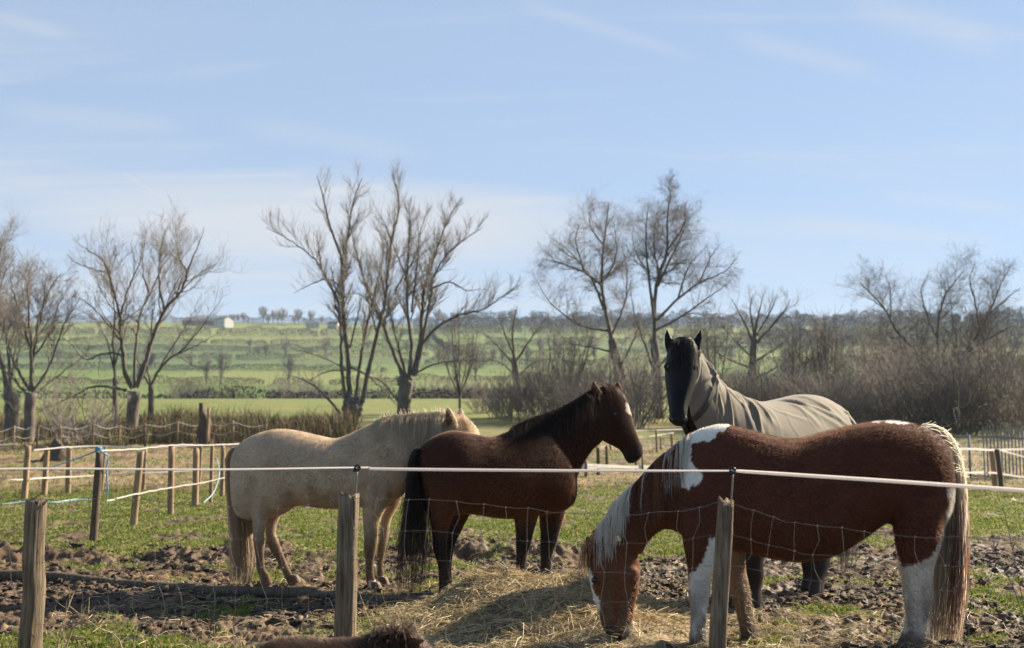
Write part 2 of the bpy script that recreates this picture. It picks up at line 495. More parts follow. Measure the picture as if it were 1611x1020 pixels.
g_o = solo("ground", GV, [GQ], m, kind="structure", loc=(0, 0, 0), colors=GC, attrs={"wet": wet})
def ground_z(x, y):
    x = np.atleast_1d(np.asarray(x, float)); y = np.atleast_1d(np.asarray(y, float))
    return terrain(x, y) + relief(x, y, gmask(x, y))
def gz1(x, y): return float(ground_z(x, y)[0])

# ------------------------------------------------------------------ grass
MATS["grass"] = attr_mat("grass_blades", rough=.55, spec=.25, tr=.42)
def blades(n, d0, d1, seed, amin, amax, pick, ang=31, wscale=1.0):
    r = np.random.default_rng(seed)
    d = np.exp(r.uniform(math.log(d0), math.log(d1), n)); a = r.uniform(-R(ang), R(ang), n)
    x, y = d * np.sin(a), d * np.cos(a)
    # tufts
    g = gmask(x, y)
    keep = r.random(n) < pick(x, y, g)
    x, y, d, g = x[keep], y[keep], d[keep], g[keep]; n = len(x)
    z = ground_z(x, y) - .006
    tall = fbm(x * 1.9, y * 1.9, seed=81, oct=2)
    h = (amin + (amax - amin) * tall * r.random(n) ** .7) * (0.7 + .6 * r.random(n))
    w = (.0035 + .00042 * d) * wscale * (0.7 + .6 * r.random(n))
    th = r.uniform(0, 2 * math.pi, n); lean = r.uniform(.15, .95, n)
    ph = r.uniform(0, 2 * math.pi, n)
    sx, sy = np.cos(th) * w, np.sin(th) * w
    lx, ly = np.cos(ph) * lean * h, np.sin(ph) * lean * h
    base = np.stack([x, y, z], -1)
    s_ = np.stack([sx, sy, np.zeros(n)], -1)
    mid = base + np.stack([lx * .35, ly * .35, h * .62], -1)
    tip = base + np.stack([lx, ly, h * (1.02 - .35 * lean)], -1)
    V = np.stack([base - s_, base + s_, mid + s_ * .7, mid - s_ * .7, tip], 1).reshape(-1, 3)
    k = np.arange(n)[:, None] * 5
    Q = k + np.array([[0, 1, 2, 3]]); T = k + np.array([[3, 2, 4]])
    t = r.random((n, 1)); dry = (r.random((n, 1)) < .18 + .30 * (1 - g[:, None]))
    c = np.array([.070, .115, .014]) * (1 - t) + np.array([.200, .245, .042]) * t
    c = np.where(dry, np.array([.34, .27, .13]) * (.5 + .7 * t), c)
    return V, Q, T, np.repeat(c, 5, axis=0)
B1 = blades(520000, 6.4, 30, 101, .018, .075, lambda x, y, g: g ** 1.5 * .95)
solo("grass", B1[0], [B1[1], B1[2]], MATS["grass"], kind="stuff", label="short winter grass over the paddock, broken by churned mud", loc=(0, 0, 0), colors=B1[3], smooth=False)
B2 = blades(90000, 26, 50, 102, .03, .13, lambda x, y, g: .25 + .6 * g, wscale=.8)
B2[3][:] = B2[3] * .45 + np.array([.17, .14, .06]) * .55
solo("rough_grass", B2[0], [B2[1], B2[2]], MATS["grass"], kind="stuff", label="rough trampled dry grass of the far paddock", loc=(0, 0, 0), colors=B2[3], smooth=False)
# ------------------------------------------------------------------ bare trees, bushes, hedges
MATS["bark"] = simple_noise_mat("bark", (.060, .051, .043), (.20, .175, .148), 9, .95, (1, 1, .25), .6, .03)
MATS["twig"] = simple_noise_mat("twig_bark", (.095, .083, .072), (.25, .22, .19), 3, .8, (1, 1, 1), .2, .01)
MATS["dark_bark"] = simple_noise_mat("dark_bark", (.062, .054, .047), (.20, .175, .15), 6, .95, (1, 1, .3), .5, .03)
MATS["hedge_twig"] = attr_mat("hedge_twigs", rough=.9, spec=.15)

def sprout(tb, path, r_of, n, len_of, level, spread=45, up=.35, rmin=.006, start=.3, tw=1.0, sides=3, droop=0.0):
    """side shoots along a limb, recursing"""
    path = np.asarray(path, float); m = len(path)
    seg = np.linalg.norm(np.diff(path, axis=0), axis=1); cum = np.concatenate([[0], np.cumsum(seg)]); LEN = cum[-1]
    for q in range(n):
        t = start + (.96 - start) * (q + rng.random()) / n
        s_ = t * LEN
        i_ = min(m - 2, int(np.searchsorted(cum, s_) - 1)); i_ = max(0, i_)
        f = (s_ - cum[i_]) / (seg[i_] + 1e-9)
        p0 = path[i_] * (1 - f) + path[i_ + 1] * f
        tan = path[i_ + 1] - path[i_]; tan = tan / (np.linalg.norm(tan) + 1e-9)
        v = rng.normal(size=3); v -= tan * v.dot(tan); v /= np.linalg.norm(v) + 1e-9
        an = R(spread) * (.6 + .8 * rng.random())
        d = tan * math.cos(an) + v * math.sin(an); d[2] += up * rng.random(); d /= np.linalg.norm(d)
        ln = len_of(t, LEN) * (.6 + .8 * rng.random())
        k = 4 if level else 3
        pts = [p0]; dd = d.copy()
        for s2 in range(k):
            dd = dd + rng.normal(size=3) * .16; dd[2] += up * .35 - droop; dd /= np.linalg.norm(dd)
            pts.append(pts[-1] + dd * ln / k)
        rb = max(rmin, r_of(t) * .55 * tw)
        rad = np.linspace(rb, max(rmin * .7, rb * .3), k + 1)
        tb.tube(pts, rad, sides, cap=False)
        if level > 0:
            sprout(tb, pts, lambda u, a=rb, b2=rad[-1]: a + (b2 - a) * u, max(2, int(n * .62)), lambda u, l: l * .52, level - 1, spread, up, rmin, .2, tw, sides, droop)

def traced_tree(name, label, Y, conv, trunk, limbs, cat="tree", twigs=(9, 1), rmin=.007, tl=.33, spread=45, depth=1.6, group=None, extra=None, barkm="bark", up=.35, knob=None):
    """trunk: [(x, y, width_px)]; limbs: [([points], w0_px, w1_px)], all measured in the photograph, standing at distance Y."""
    s = Y / FPX
    base = P(*conv(trunk[0][0], trunk[0][1]), Y)
    base[2] = gz1(base[0], base[1])
    root = thing(name, label, cat, base, group)
    tb = TB(); tw = TB()
    k_ = conv(1, 0)[0] - conv(0, 0)[0]
    tp = [P(*conv(x, y), Y) for x, y, w in trunk]
    tp[0][2] = base[2] - .15
    tr = [w * k_ * s / 2 for x, y, w in trunk]
    n = 10
    pp = resample(tp, n); rr_ = resample([[v] for v in tr], n)[:, 0]
    tb.tube(pp, rr_, 12, jitter=.22)
    for pts, w0, w1 in limbs:
        off = rng.normal() * depth
        m_ = len(pts)
        q = []
        for i_, (x, y) in enumerate(pts):
            f = i_ / (m_ - 1)
            q.append(P(*conv(x, y), Y) if i_ == 0 else P(*conv(x, y), Y + off * f))
        nn = 5 * m_
        q = resample(q, nn)
        q[2:-1] += rng.normal(size=(nn - 3, 3)) * .018
        r0, r1 = .86 * w0 * k_ * s / 2, .5 * w1 * k_ * s / 2
        rad = np.linspace(r0, max(r1, rmin), nn)
        tb.tube(q, rad, 7, cap=False, jitter=.12)
        LEN = np.linalg.norm(np.diff(q, axis=0), axis=1).sum()
        sprout(tw, q, lambda t, a=r0, b2=r1: (a + (b2 - a) * t), max(2, int(twigs[0] * LEN / 6)), lambda t, l: min(2.4, max(.5, l * tl)) * (1.10 - .68 * t), twigs[1], spread, up, rmin, .28)
    if knob is not None:                     # the swollen head of a pollard
        x, y, w = knob
        c = P(*conv(x, y), Y); r = w * k_ * s / 2
        for q in range(26):
            v = rng.normal(size=3); v /= np.linalg.norm(v)
            p0 = c + v * r * .45; tb.tube([p0, p0 + v * r * .35, p0 + v * r * (.5 + .2 * rng.random())], [r * .42, r * .34, r * .1], 6)
    V, F, _ = tb.arrays(); part("trunk", root, V, F, MATS[barkm])
    V, F, _ = tw.arrays(); part("crown", root, V, F, MATS["twig"])
    return root

def cv1(x, y): return (x / 2.55, 320 + y / 2.55)
def cv2(x, y): return (380 + x / 2.319, 250 + y / 2.319)
def cv3(x, y): return (780 + x / 2.373, 260 + y / 2.373)
def cv4(x, y): return (1200 + x / 2.487, 380 + y / 2.487)

traced_tree("pollard_tree", "bare pollard with a swollen dark head and four upright poles, behind the cream horse's back", 62, cv2,
    [(405, 985, 62), (402, 950, 58), (404, 905, 70)],
    [([(395, 890), (390, 750), (375, 600), (368, 480), (370, 370), (388, 280), (400, 200), (420, 120), (440, 70)], 24, 5),
     ([(370, 370), (330, 270), (310, 190), (290, 110), (275, 60)], 12, 4),
     ([(380, 890), (365, 760), (362, 640), (350, 520), (300, 420), (260, 360), (180, 300), (90, 250)], 17, 4),
     ([(300, 430), (282, 340), (275, 260)], 9, 3),
     ([(415, 890), (430, 770), (455, 620), (480, 520), (505, 400), (520, 330), (500, 260)], 18, 4),
     ([(440, 890), (465, 760), (500, 620), (525, 520), (535, 410), (550, 280), (575, 180), (560, 90), (550, 50)], 22, 4),
     ([(360, 930), (280, 840), (210, 800), (150, 790)], 13, 3),
     ([(385, 770), (300, 780), (225, 825)], 7, 3),
     ([(400, 760), (470, 800), (520, 850), (570, 900)], 9, 4),
     ([(380, 765), (280, 720), (180, 690)], 6, 3),
     ([(368, 480), (320, 440), (250, 460), (190, 490)], 8, 3),
     ([(535, 410), (590, 350), (640, 300)], 8, 3),
     ([(395, 690), (430, 550), (440, 490)], 8, 3)],
    twigs=(13, 1), rmin=.007, knob=(404, 905, 84), spread=38, up=.5)
traced_tree("pollard_tree", "bare pollard with a long low bough reaching out sideways, just behind the cream horse's withers", 76, cv2,
    [(592, 935, 54), (594, 880, 50), (602, 815, 54)],
    [([(590, 800), (545, 680), (505, 580), (460, 480), (430, 380), (410, 310), (400, 250)], 20, 4),
     ([(600, 800), (575, 700), (550, 600), (530, 500)], 15, 5),
     ([(610, 800), (620, 680), (605, 560), (605, 440), (610, 330), (612, 200), (605, 150)], 20, 4),
     ([(625, 790), (650, 680), (660, 560), (665, 480), (690, 400), (720, 310), (760, 210), (800, 150)], 24, 4),
     ([(635, 790), (655, 690), (690, 500), (700, 440), (740, 360), (820, 290), (880, 250)], 18, 4),
     ([(655, 680), (720, 610), (800, 570), (880, 550), (940, 510), (1010, 460)], 14, 4),
     ([(700, 470), (760, 450), (820, 480), (870, 475)], 9, 3),
     ([(575, 890), (520, 820), (460, 790)], 12, 4),
     ([(615, 865), (680, 850), (760, 870), (840, 860)], 9, 3),
     ([(640, 780), (720, 745), (840, 735), (900, 745)], 9, 3),
     ([(560, 480), (610, 400), (680, 330)], 9, 3),
     ([(605, 440), (560, 330), (530, 260), (510, 230)], 9, 3),
     ([(620, 560), (640, 400), (650, 280), (680, 180)], 11, 3),
     ([(505, 580), (440, 500), (390, 490)], 8, 3)],
    twigs=(14, 1), rmin=.008, knob=(602, 812, 64), spread=38, up=.5)
traced_tree("bare_tree", "bare tree with a forked crown and a pale bent bough, by the paddock's corner post", 50, cv1,
    [(530, 955, 48), (532, 860, 44), (542, 755, 56)],
    [([(530, 740), (500, 670), (490, 560), (480, 460), (455, 350), (430, 270), (400, 200)], 24, 4),
     ([(548, 740), (590, 620), (620, 520), (660, 430), (720, 360), (750, 280), (720, 220), (705, 100)], 24, 4),
     ([(750, 280), (790, 180), (820, 110)], 9, 3), ([(660, 430), (640, 330), (640, 230), (660, 120), (680, 90)], 12, 3),
     ([(540, 740), (545, 600), (560, 450), (600, 370), (640, 280), (700, 180)], 17, 4),
     ([(505, 750), (430, 735), (360, 740), (290, 775), (180, 820), (90, 835)], 17, 4),
     ([(495, 615), (440, 598), (390, 612), (340, 625), (280, 560), (240, 530)], 12, 4),
     ([(480, 460), (520, 330), (560, 240), (575, 130)], 11, 3), ([(455, 350), (420, 240), (340, 180), (310, 165)], 10, 3),
     ([(430, 280), (330, 250), (265, 205)], 8, 3), ([(490, 560), (420, 470), (350, 400), (290, 370)], 10, 3),
     ([(720, 360), (790, 290), (870, 240)], 8, 3), ([(600, 370), (570, 250), (590, 90)], 8, 3)],
    twigs=(13, 2), rmin=.005, spread=42)
traced_tree("bare_tree", "slim bare tree leaning outward, its twigs against the far barn", 54, cv1,
    [(602, 900, 24), (606, 800, 22), (605, 730, 20)],
    [([(605, 730), (660, 640), (740, 580), (820, 480), (885, 390)], 14, 3), ([(605, 730), (590, 640), (600, 540), (640, 470)], 10, 3),
     ([(640, 660), (700, 560), (760, 470), (800, 380)], 9, 3), ([(700, 610), (790, 570), (860, 530)], 8, 3), ([(605, 740), (560, 650), (540, 560)], 8, 3)],
    twigs=(11, 2), rmin=.006, spread=40)
traced_tree("bare_tree", "thin straight bare tree close beside the forked tree", 52, cv1,
    [(460, 930, 26), (462, 820, 22), (462, 700, 20)],
    [([(462, 700), (455, 560), (460, 420), (440, 300), (470, 190)], 14, 3), ([(462, 690), (430, 560), (390, 470)], 9, 3), ([(462, 650), (500, 520), (540, 420)], 9, 3)],
    twigs=(11, 2), rmin=.008)
traced_tree("bare_tree", "broad bare tree with a dense rounded twiggy crown over the thin wire fence", 46, cv1,
    [(115, 935, 50), (118, 850, 42), (125, 760, 46)],
    [([(125, 750), (135, 600), (160, 450), (210, 330), (250, 280)], 20, 4), ([(122, 750), (60, 650), (20, 520), (-20, 420)], 18, 4),
     ([(125, 740), (125, 560), (110, 400), (118, 270)], 18, 4), ([(130, 760), (200, 650), (250, 500), (320, 380)], 16, 4),
     ([(118, 780), (50, 700), (-30, 640)], 14, 4), ([(130, 600), (90, 480), (50, 350), (40, 280)], 12, 3), ([(130, 620), (200, 520), (230, 420), (280, 330)], 10, 3),
     ([(125, 780), (220, 700), (300, 640), (360, 600)], 11, 3), ([(135, 600), (175, 400), (170, 280)], 10, 3)],
    twigs=(18, 2), rmin=.005, spread=48, barkm="dark_bark")
traced_tree("bare_tree", "thick dark bare tree at the picture's edge beside the broad twiggy tree", 52, cv1,
    [(45, 900, 60), (48, 820, 56), (40, 760, 54)],
    [([(30, 760), (0, 600), (-40, 420), (-30, 260), (30, 140)], 24, 4), ([(45, 760), (30, 560), (-10, 350), (0, 180)], 18, 4), ([(-20, 400), (20, 280), (70, 200)], 10, 3), ([(45, 700), (80, 560), (60, 420)], 10, 3)],
    twigs=(15, 2), rmin=.005, spread=45, barkm="dark_bark")
traced_tree("bare_tree", "tall bare tree with the highest fine-twigged crown, behind the black horse's head", 70, cv3,
    [(612, 985, 46), (606, 880, 40), (600, 780, 36), (592, 650, 30)],
    [([(592, 650), (600, 450), (640, 320), (640, 200), (650, 100), (625, 70)], 20, 3), ([(590, 570), (570, 400), (560, 250), (570, 150)], 15, 3),
     ([(600, 580), (680, 500), (760, 440), (850, 400), (900, 350)], 13, 3), ([(592, 620), (700, 560), (800, 490), (880, 430)], 12, 3),
     ([(605, 450), (690, 270), (730, 190)], 12, 3), ([(600, 800), (560, 680), (520, 560), (500, 450)], 12, 3), ([(610, 420), (590, 300), (600, 180)], 9, 3),
     ([(640, 320), (700, 230), (710, 140)], 9, 3), ([(680, 500), (720, 380), (790, 300)], 10, 3), ([(760, 440), (800, 350), (840, 290)], 8, 3),
     ([(600, 760), (680, 680), (760, 650), (830, 640)], 10, 3), ([(570, 400), (520, 320), (510, 230)], 8, 3),
     ([(606, 900), (660, 820), (700, 780), (760, 700)], 12, 3), ([(606, 880), (540, 820), (490, 720)], 11, 3)],
    twigs=(15, 2), rmin=.0048, tl=.55, spread=60, up=.18, barkm="dark_bark", depth=3.0)
traced_tree("bare_tree", "leaning bare tree with a rounded fine crown, behind the bay horse's ears", 74, cv3,
    [(500, 960, 44), (470, 800, 40), (432, 650, 30)],
    [([(432, 650), (405, 520), (395, 420), (402, 300), (415, 200), (420, 155)], 20, 3), ([(404, 540), (365, 440), (300, 350), (240, 290)], 14, 3),
     ([(396, 450), (330, 400), (220, 360), (170, 350)], 11, 3), ([(425, 620), (320, 600), (210, 520), (150, 430)], 12, 3),
     ([(402, 300), (350, 220), (370, 160)], 9, 3), ([(430, 640), (480, 520), (490, 400), (470, 300)], 11, 3), ([(415, 420), (450, 330), (440, 210)], 9, 3),
     ([(450, 700), (360, 680), (270, 660), (220, 600)], 11, 3), ([(460, 760), (520, 640), (540, 560)], 10, 3), ([(300, 350), (260, 330), (200, 280)], 7, 3),
     ([(330, 400), (300, 290), (310, 220)], 8, 3)],
    twigs=(15, 2), rmin=.0048, tl=.55, spread=60, up=.18, barkm="dark_bark", depth=3.0)
traced_tree("bare_tree", "low bare tree fanning out with a rounded crown, above the black horse's rug", 78, cv3,
    [(950, 890, 40), (958, 780, 30), (965, 640, 26)],
    [([(965, 640), (980, 560), (1000, 480)], 15, 3), ([(962, 680), (1030, 600), (1080, 540), (1100, 500)], 12, 3), ([(960, 660), (920, 570), (880, 500)], 12, 3),
     ([(958, 720), (880, 640), (830, 580)], 11, 3), ([(965, 640), (950, 540), (960, 480)], 11, 3), ([(960, 740), (1050, 680), (1120, 620)], 11, 3), ([(958, 760), (860, 720), (800, 680)], 10, 3),
     ([(958, 800), (1040, 760), (1110, 720)], 10, 3), ([(970, 640), (1030, 540), (1050, 480)], 9, 3)],
    twigs=(15, 2), rmin=.0055, spread=46, barkm="dark_bark", tl=.45)
traced_tree("bare_tree", "small bare tree with an open spreading crown, at the end of the long low bough", 82, cv3,
    [(90, 890, 36), (78, 800, 28), (68, 720, 24)],
    [([(68, 720), (62, 640), (72, 560), (80, 530)], 14, 3), ([(72, 750), (20, 690), (-30, 640), (-60, 620)], 11, 3), ([(70, 740), (110, 680), (150, 620), (200, 560)], 12, 3),
     ([(68, 710), (30, 620), (10, 560)], 9, 3), ([(80, 790), (140, 740), (210, 720)], 9, 3), ([(78, 790), (20, 740), (-50, 720)], 9, 3)],
    twigs=(11, 2), rmin=.007, spread=48, barkm="dark_bark")
traced_tree("bare_tree", "wide spreading bare tree above the thicket, behind the pinto horse's tail", 66, cv4,
    [(690, 610, 54), (694, 560, 44), (692, 520, 40)],
    [([(692, 520), (685, 400), (690, 290), (720, 200), (760, 150), (790, 110)], 17, 3), ([(690, 540), (600, 430), (530, 360), (480, 270), (400, 180), (380, 160)], 17, 3),
     ([(698, 530), (780, 450), (850, 350), (890, 270), (930, 170), (950, 110)], 19, 3), ([(850, 350), (830, 230), (810, 150), (830, 90)], 10, 3),
     ([(690, 550), (620, 480), (560, 450), (500, 440)], 12, 3), ([(720, 510), (800, 440), (850, 400), (960, 340), (1010, 330)], 12, 3), ([(880, 290), (960, 220), (1010, 180)], 9, 3),
     ([(690, 400), (640, 280), (620, 190), (650, 130)], 9, 3), ([(500, 300), (500, 200), (480, 130)], 8, 3), ([(480, 270), (430, 230), (370, 210)], 7, 3), ([(692, 460), (740, 360), (740, 250)], 9, 3)],
    twigs=(15, 2), rmin=.0045, tl=.42, spread=58, up=.2, barkm="dark_bark", depth=2.2)

# generic bare trees and bushes, copied about
def generic_tree(name, label, cat, H, spread, nl, twn, level, rmin, seed, trunk_h=.3, rt=.12, group=None):
    global rng
    rng = np.random.default_rng(seed)
    root = thing(name, label, cat, (0, 0, 0), group)
    tb, tw = TB(), TB()
    tb.tube(resample([(0, 0, -.3), (.05 * H * rng.normal() * .3, 0, trunk_h * H * .5), (0, 0, trunk_h * H)], 6), np.linspace(rt, rt * .7, 6), 8, jitter=.2)
    for q in range(nl):
        a = q * 2.4 + rng.random(); e = spread * (.3 + .7 * (q % 3) / 2) * (.7 + .6 * rng.random())
        z0 = trunk_h * H * (.55 + .45 * rng.random())
        d = np.array([math.cos(a) * e, math.sin(a) * e, 1.0]); ln = (H - z0) * (.75 + .35 * rng.random()) / (1 + e * .25)
        p = resample([(0, 0, z0), (d[0] * ln * .3, d[1] * ln * .3, z0 + ln * .35), (d[0] * ln * .48, d[1] * ln * .48, z0 + ln * .72), (d[0] * ln * .55, d[1] * ln * .55, z0 + ln)], 12)
        tb.tube(p, np.linspace(rt * .5, rmin * 1.3, 12), 5, cap=False)
        sprout(tw, p, lambda t: rt * .5 * (1 - t) + rmin, twn, lambda t, l: l * .38 * (1.15 - .6 * t), level, 46, .3, rmin, .2)
    V, F, _ = tb.arrays(); part("trunk", root, V, F, MATS["dark_bark"])
    V, F, _ = tw.arrays(); part("crown", root, V, F, MATS["twig"])
    rng = np.random.default_rng(seed + 1000)
    return root
def place_copies(proto, spots, labels, group, first=True):
    for q, (x, y, s, rz) in enumerate(spots):
        loc = (x, y, gz1(x, y))
        lb = labels[q] if isinstance(labels, (list, tuple)) else labels
        if q == 0 and first:
            proto.location = Vector(loc); proto.scale = (s, s, s); proto.rotation_euler = (0, 0, rz); proto['label'] = lb; proto['group'] = group
        else:
            dup(proto, loc, lb, group, rz, s)
def sp(px, Y): return float((px - 805.5) / FPX * Y)

# thicket bushes at the field's edge
def bush_mesh(name, label, H, W, nst, seed, rmin=.010, level=1, group=None):
    global rng
    rng = np.random.default_rng(seed)
    tb = TB()
    for q in range(nst):
        a = rng.uniform(0, 2 * math.pi); r0 = W * .35 * math.sqrt(rng.random()); e = rng.uniform(.05, .75)
        p0 = np.array([math.cos(a) * r0, math.sin(a) * r0, -.1]); a2 = a + rng.normal() * .7
        ln = H * rng.uniform(.55, 1.05)
        d = np.array([math.cos(a2) * e, math.sin(a2) * e, 1.0]); d /= np.linalg.norm(d)
        pts = [p0]
        for s_ in range(5):
            d = d + rng.normal(size=3) * .13; d /= np.linalg.norm(d); pts.append(pts[-1] + d * ln / 5)
        tb.tube(pts, np.linspace(rmin * 2.2, rmin, 6), 3, cap=False)
        sprout(tb, pts, lambda t: rmin * 2.0, 6, lambda t, l: l * .34 * (1.2 - .7 * t), level, 42, .3, rmin * .8, .15)
    V, F, _ = tb.arrays()
    o = solo(name, V, F, MATS["twig"], label, "bush", group=group, loc=(0, 0, 0))
    rng = np.random.default_rng(seed + 500)
    return o
def place_mesh(protos, spots, label, group):
    used = set()
    for q, (x, y, s, rz) in enumerate(spots):
        pr = protos[q % len(protos)]
        if pr.name in used:
            o = pr.copy(); col.objects.link(o)
        else:
            o = pr; used.add(pr.name)
        o.location = (x, y, gz1(x, y)); o.scale = (s, s, s); o.rotation_euler = (0, 0, rz)
        o['label'] = label[q] if isinstance(label, (list, tuple)) else label; o['group'] = group
g_th = "bare bushes of the thicket behind the pinto horse"
bushes = [bush_mesh("bare_bush", "bare grey-brown bush in the thicket", 5.6, 4.5, 60, 300 + q, .012) for q in range(3)]
spots = []
r_ = random.Random(3)
for q in range(30):
    px = 1225 + 400 * (q + r_.random()) / 30
    spots.append((sp(px, Y := r_.uniform(50, 70)), Y, r_.uniform(.55, .85) * (.76 + .3 * (px > 1400)), r_.uniform(0, 6)))
for q in range(8):
    px = 1090 + 150 * (q + r_.random()) / 8
    spots.append((sp(px, Y := r_.uniform(52, 66)), Y, r_.uniform(.5, .72), r_.uniform(0, 6)))
place_mesh(bushes, spots, "bare grey-brown bush in the thicket behind the pinto horse", g_th)
b2 = [bush_mesh("bare_bush", "bare bush", 3.6, 3.4, 50, 340 + q, .011) for q in range(2)]
spots = [(sp(px, Y), Y, s, rz) for px, Y, s, rz in [(790, 70, .7, 0), (815, 66, .85, 1), (845, 72, 1.0, 2), (870, 63, .95, 3), (900, 70, 1.1, 4), (930, 60, .9, 5), (960, 66, 1.1, 1.5), (985, 58, .95, 2.5), (1005, 64, 1.2, 3.5), (760, 78, .55, 2)]]
place_mesh(b2, spots, "dark bare bush in the row between the cream and the black horse", "dark bushes in the row behind the bay horse")
b3 = [bush_mesh("bramble_bush", "bare arching bush", 3.0, 2.6, 46, 360, .010)]
place_mesh(b3, [(sp(128, 44), 44, .95, 0)], "bare arching bush between the broad tree and the forked tree", "low bushes by the thin wire fence")

sm = [generic_tree("small_bare_tree", "small bare tree", "tree", 6.0, .75, 9, 8, 1, .010, 910 + q, .22, .10) for q in range(2)]
r_ = random.Random(21)
for q, pr in enumerate(sm):
    sps = []
    for px in ([1250, 1292, 1330, 1402, 1530, 1590, 730, 850] if q == 0 else [1272, 1312, 1368, 1440, 1560, 1606, 1125, 900]):
        Y = r_.uniform(66, 84); sps.append((sp(px + r_.uniform(-8, 8), Y), Y, r_.uniform(.75, 1.2), r_.uniform(0, 6)))
    place_copies(pr, sps, "small bare grey tree standing among the bushes of the field's edge", "small bare trees among the bushes")

# dry brown scrub along the paddock's far edge
def scrub(n, seed, x0, x1, y0, y1, h0, h1):
    r = np.random.default_rng(seed)
    px = r.uniform(x0, x1, n); y = r.uniform(y0, y1, n); x = (px - 805.5) / FPX * y
    dens = fbm(x * .5, y * .5, seed=91, oct=3)
    k = r.random(n) < sstep(.28, .6, dens); x, y, dens = x[k], y[k], dens[k]; n = len(x)
    z = terrain(x, y); h = (h0 + (h1 - h0) * r.random(n) * dens * 1.5) * (.35 + 2.2 * fbm(x * .22, y * .22, seed=92, oct=3) ** 2)
    th = r.uniform(0, 2 * math.pi, n); w = r.uniform(.006, .016, n); ph = r.uniform(0, 2 * math.pi, n); ln = r.uniform(.1, .8, n)
    base = np.stack([x, y, z - .03], -1); s_ = np.stack([np.cos(th) * w, np.sin(th) * w, 0 * w], -1)
    mid = base + np.stack([np.cos(ph) * ln * h * .3, np.sin(ph) * ln * h * .3, h * .65], -1)
    tip = base + np.stack([np.cos(ph) * ln * h, np.sin(ph) * ln * h, h * (1 - .3 * ln)], -1)
    V = np.stack([base - s_, base + s_, mid + s_ * .8, mid - s_ * .8, tip], 1).reshape(-1, 3)
    q = np.arange(n)[:, None] * 5
    t = r.random((n, 1))
    pt = fbm(x * .6, y * .6, seed=93, oct=3)[:, None]
    c = np.array([.060, .045, .034]) * (1 - t) + (np.array([.26, .19, .11]) * (1 - pt) + np.array([.30, .25, .14]) * pt) * t
    c = np.where((r.random((n, 1)) < .22) & (pt > .5), np.array([.11, .14, .04]), c)
    return V, q + np.array([[0, 1, 2, 3]]), q + np.array([[3, 2, 4]]), np.repeat(c, 5, axis=0)
S1 = scrub(46000, 5, -60, 560, 43, 60, .25, 1.05)
solo("scrub", S1[0], [S1[1], S1[2]], MATS["hedge_twig"], kind="stuff", label="low dry brown scrub and dead grass along the paddock's far edge", loc=(0, 0, 0), colors=S1[3], smooth=False)

# ------------------------------------------------------------------ far hillside: hedges, trees, houses
def hedge(x0, y0, x1, y1, h, label, seed, w=1.6, gap=.0, tint=(.013, .0135, .012)):
    r = np.random.default_rng(seed)
    L_ = math.hypot(x1 - x0, y1 - y0); n = int(L_ * 60)
    t = r.random(n); g = fbm(t * L_ * .09, t * 0 + seed, seed=seed, oct=3)
    k = g > gap; t, g = t[k], g[k]; n = len(t)
    hh = h * (.45 + 1.1 * g)
    nx, ny = -(y1 - y0) / L_, (x1 - x0) / L_
    o_ = r.normal(size=n) * w * .35
    x = x0 + (x1 - x0) * t + nx * o_; y = y0 + (y1 - y0) * t + ny * o_
    z = terrain(x, y) + r.random(n) ** .8 * hh
    c = np.stack([x, y, z], -1)
    s_ = (.30 + .35 * r.random(n))[:, None] * (.55 + .16 * h)
    a = r.normal(size=(n, 3)); a /= np.linalg.norm(a, axis=1, keepdims=True)
    b_ = r.normal(size=(n, 3)); b_ -= a * (a * b_).sum(1, keepdims=True); b_ /= np.linalg.norm(b_, axis=1, keepdims=True)
    V = np.stack([c - a * s_ * .5, c + b_ * s_ * .35, c + a * s_ * .9 + np.array([0, 0, .2]) * s_], 1).reshape(-1, 3)
    T = np.arange(n * 3).reshape(-1, 3)
    tt = r.random((n, 1))
    cc = np.array(tint) * (.6 + 1.3 * tt)
    return solo("hedge", V, [T], MATS["hedge_twig"], label, "hedge", group="hedges on the far hillside", colors=np.repeat(cc, 3, axis=0), smooth=False)
HS = "dark hedge line between the green fields of the far hillside"
hd = [(-190, 178, 60, 178, 2.4, .0),
      (-230, 432, -40, 436, 2.6, .0), (-50, 470, 190, 462, 2.4, .15), (-280, 520, -60, 525, 3.0, .1), (-60, 575, 260, 570, 3.5, .1),
      (-330, 640, 40, 645, 3.5, .1), (60, 640, 330, 655, 5.0, .2), (-380, 720, 20, 728, 4, .1), (-20, 810, 420, 800, 6, .15), (-470, 815, -60, 812, 4, .1),
      (-520, 930, 540, 935, 6.5, .1), (-640, 1110, -220, 1120, 7, .05), (-220, 1120, 240, 1125, 8, .05), (240, 1120, 700, 1115, 9, .05),
      (90, 720, 420, 700, 7, .1), (120, 500, 330, 470, 4.5, .1), (150, 560, 380, 540, 6, .1), (200, 880, 560, 870, 9, .1), (-150, 440, -210, 640, 2.6, .3), (120, 470, 160, 640, 3, .3), (-60, 1060, 160, 1050, 12, .0), (-90, 1000, 120, 985, 10, .1), (60, 1090, 300, 1085, 14, .0), (270, 1040, 640, 1050, 15, .0), (240, 980, 600, 960, 13, .0), (180, 800, 460, 780, 9, .1), (-30, 640, -70, 930, 4, .3)]
for q, (a0, b0, a1, b1, h, gp) in enumerate(hd):
    hedge(a0, b0, a1, b1, h, HS, 400 + q, 1.6 + .2 * h, .35 * gp + .17)
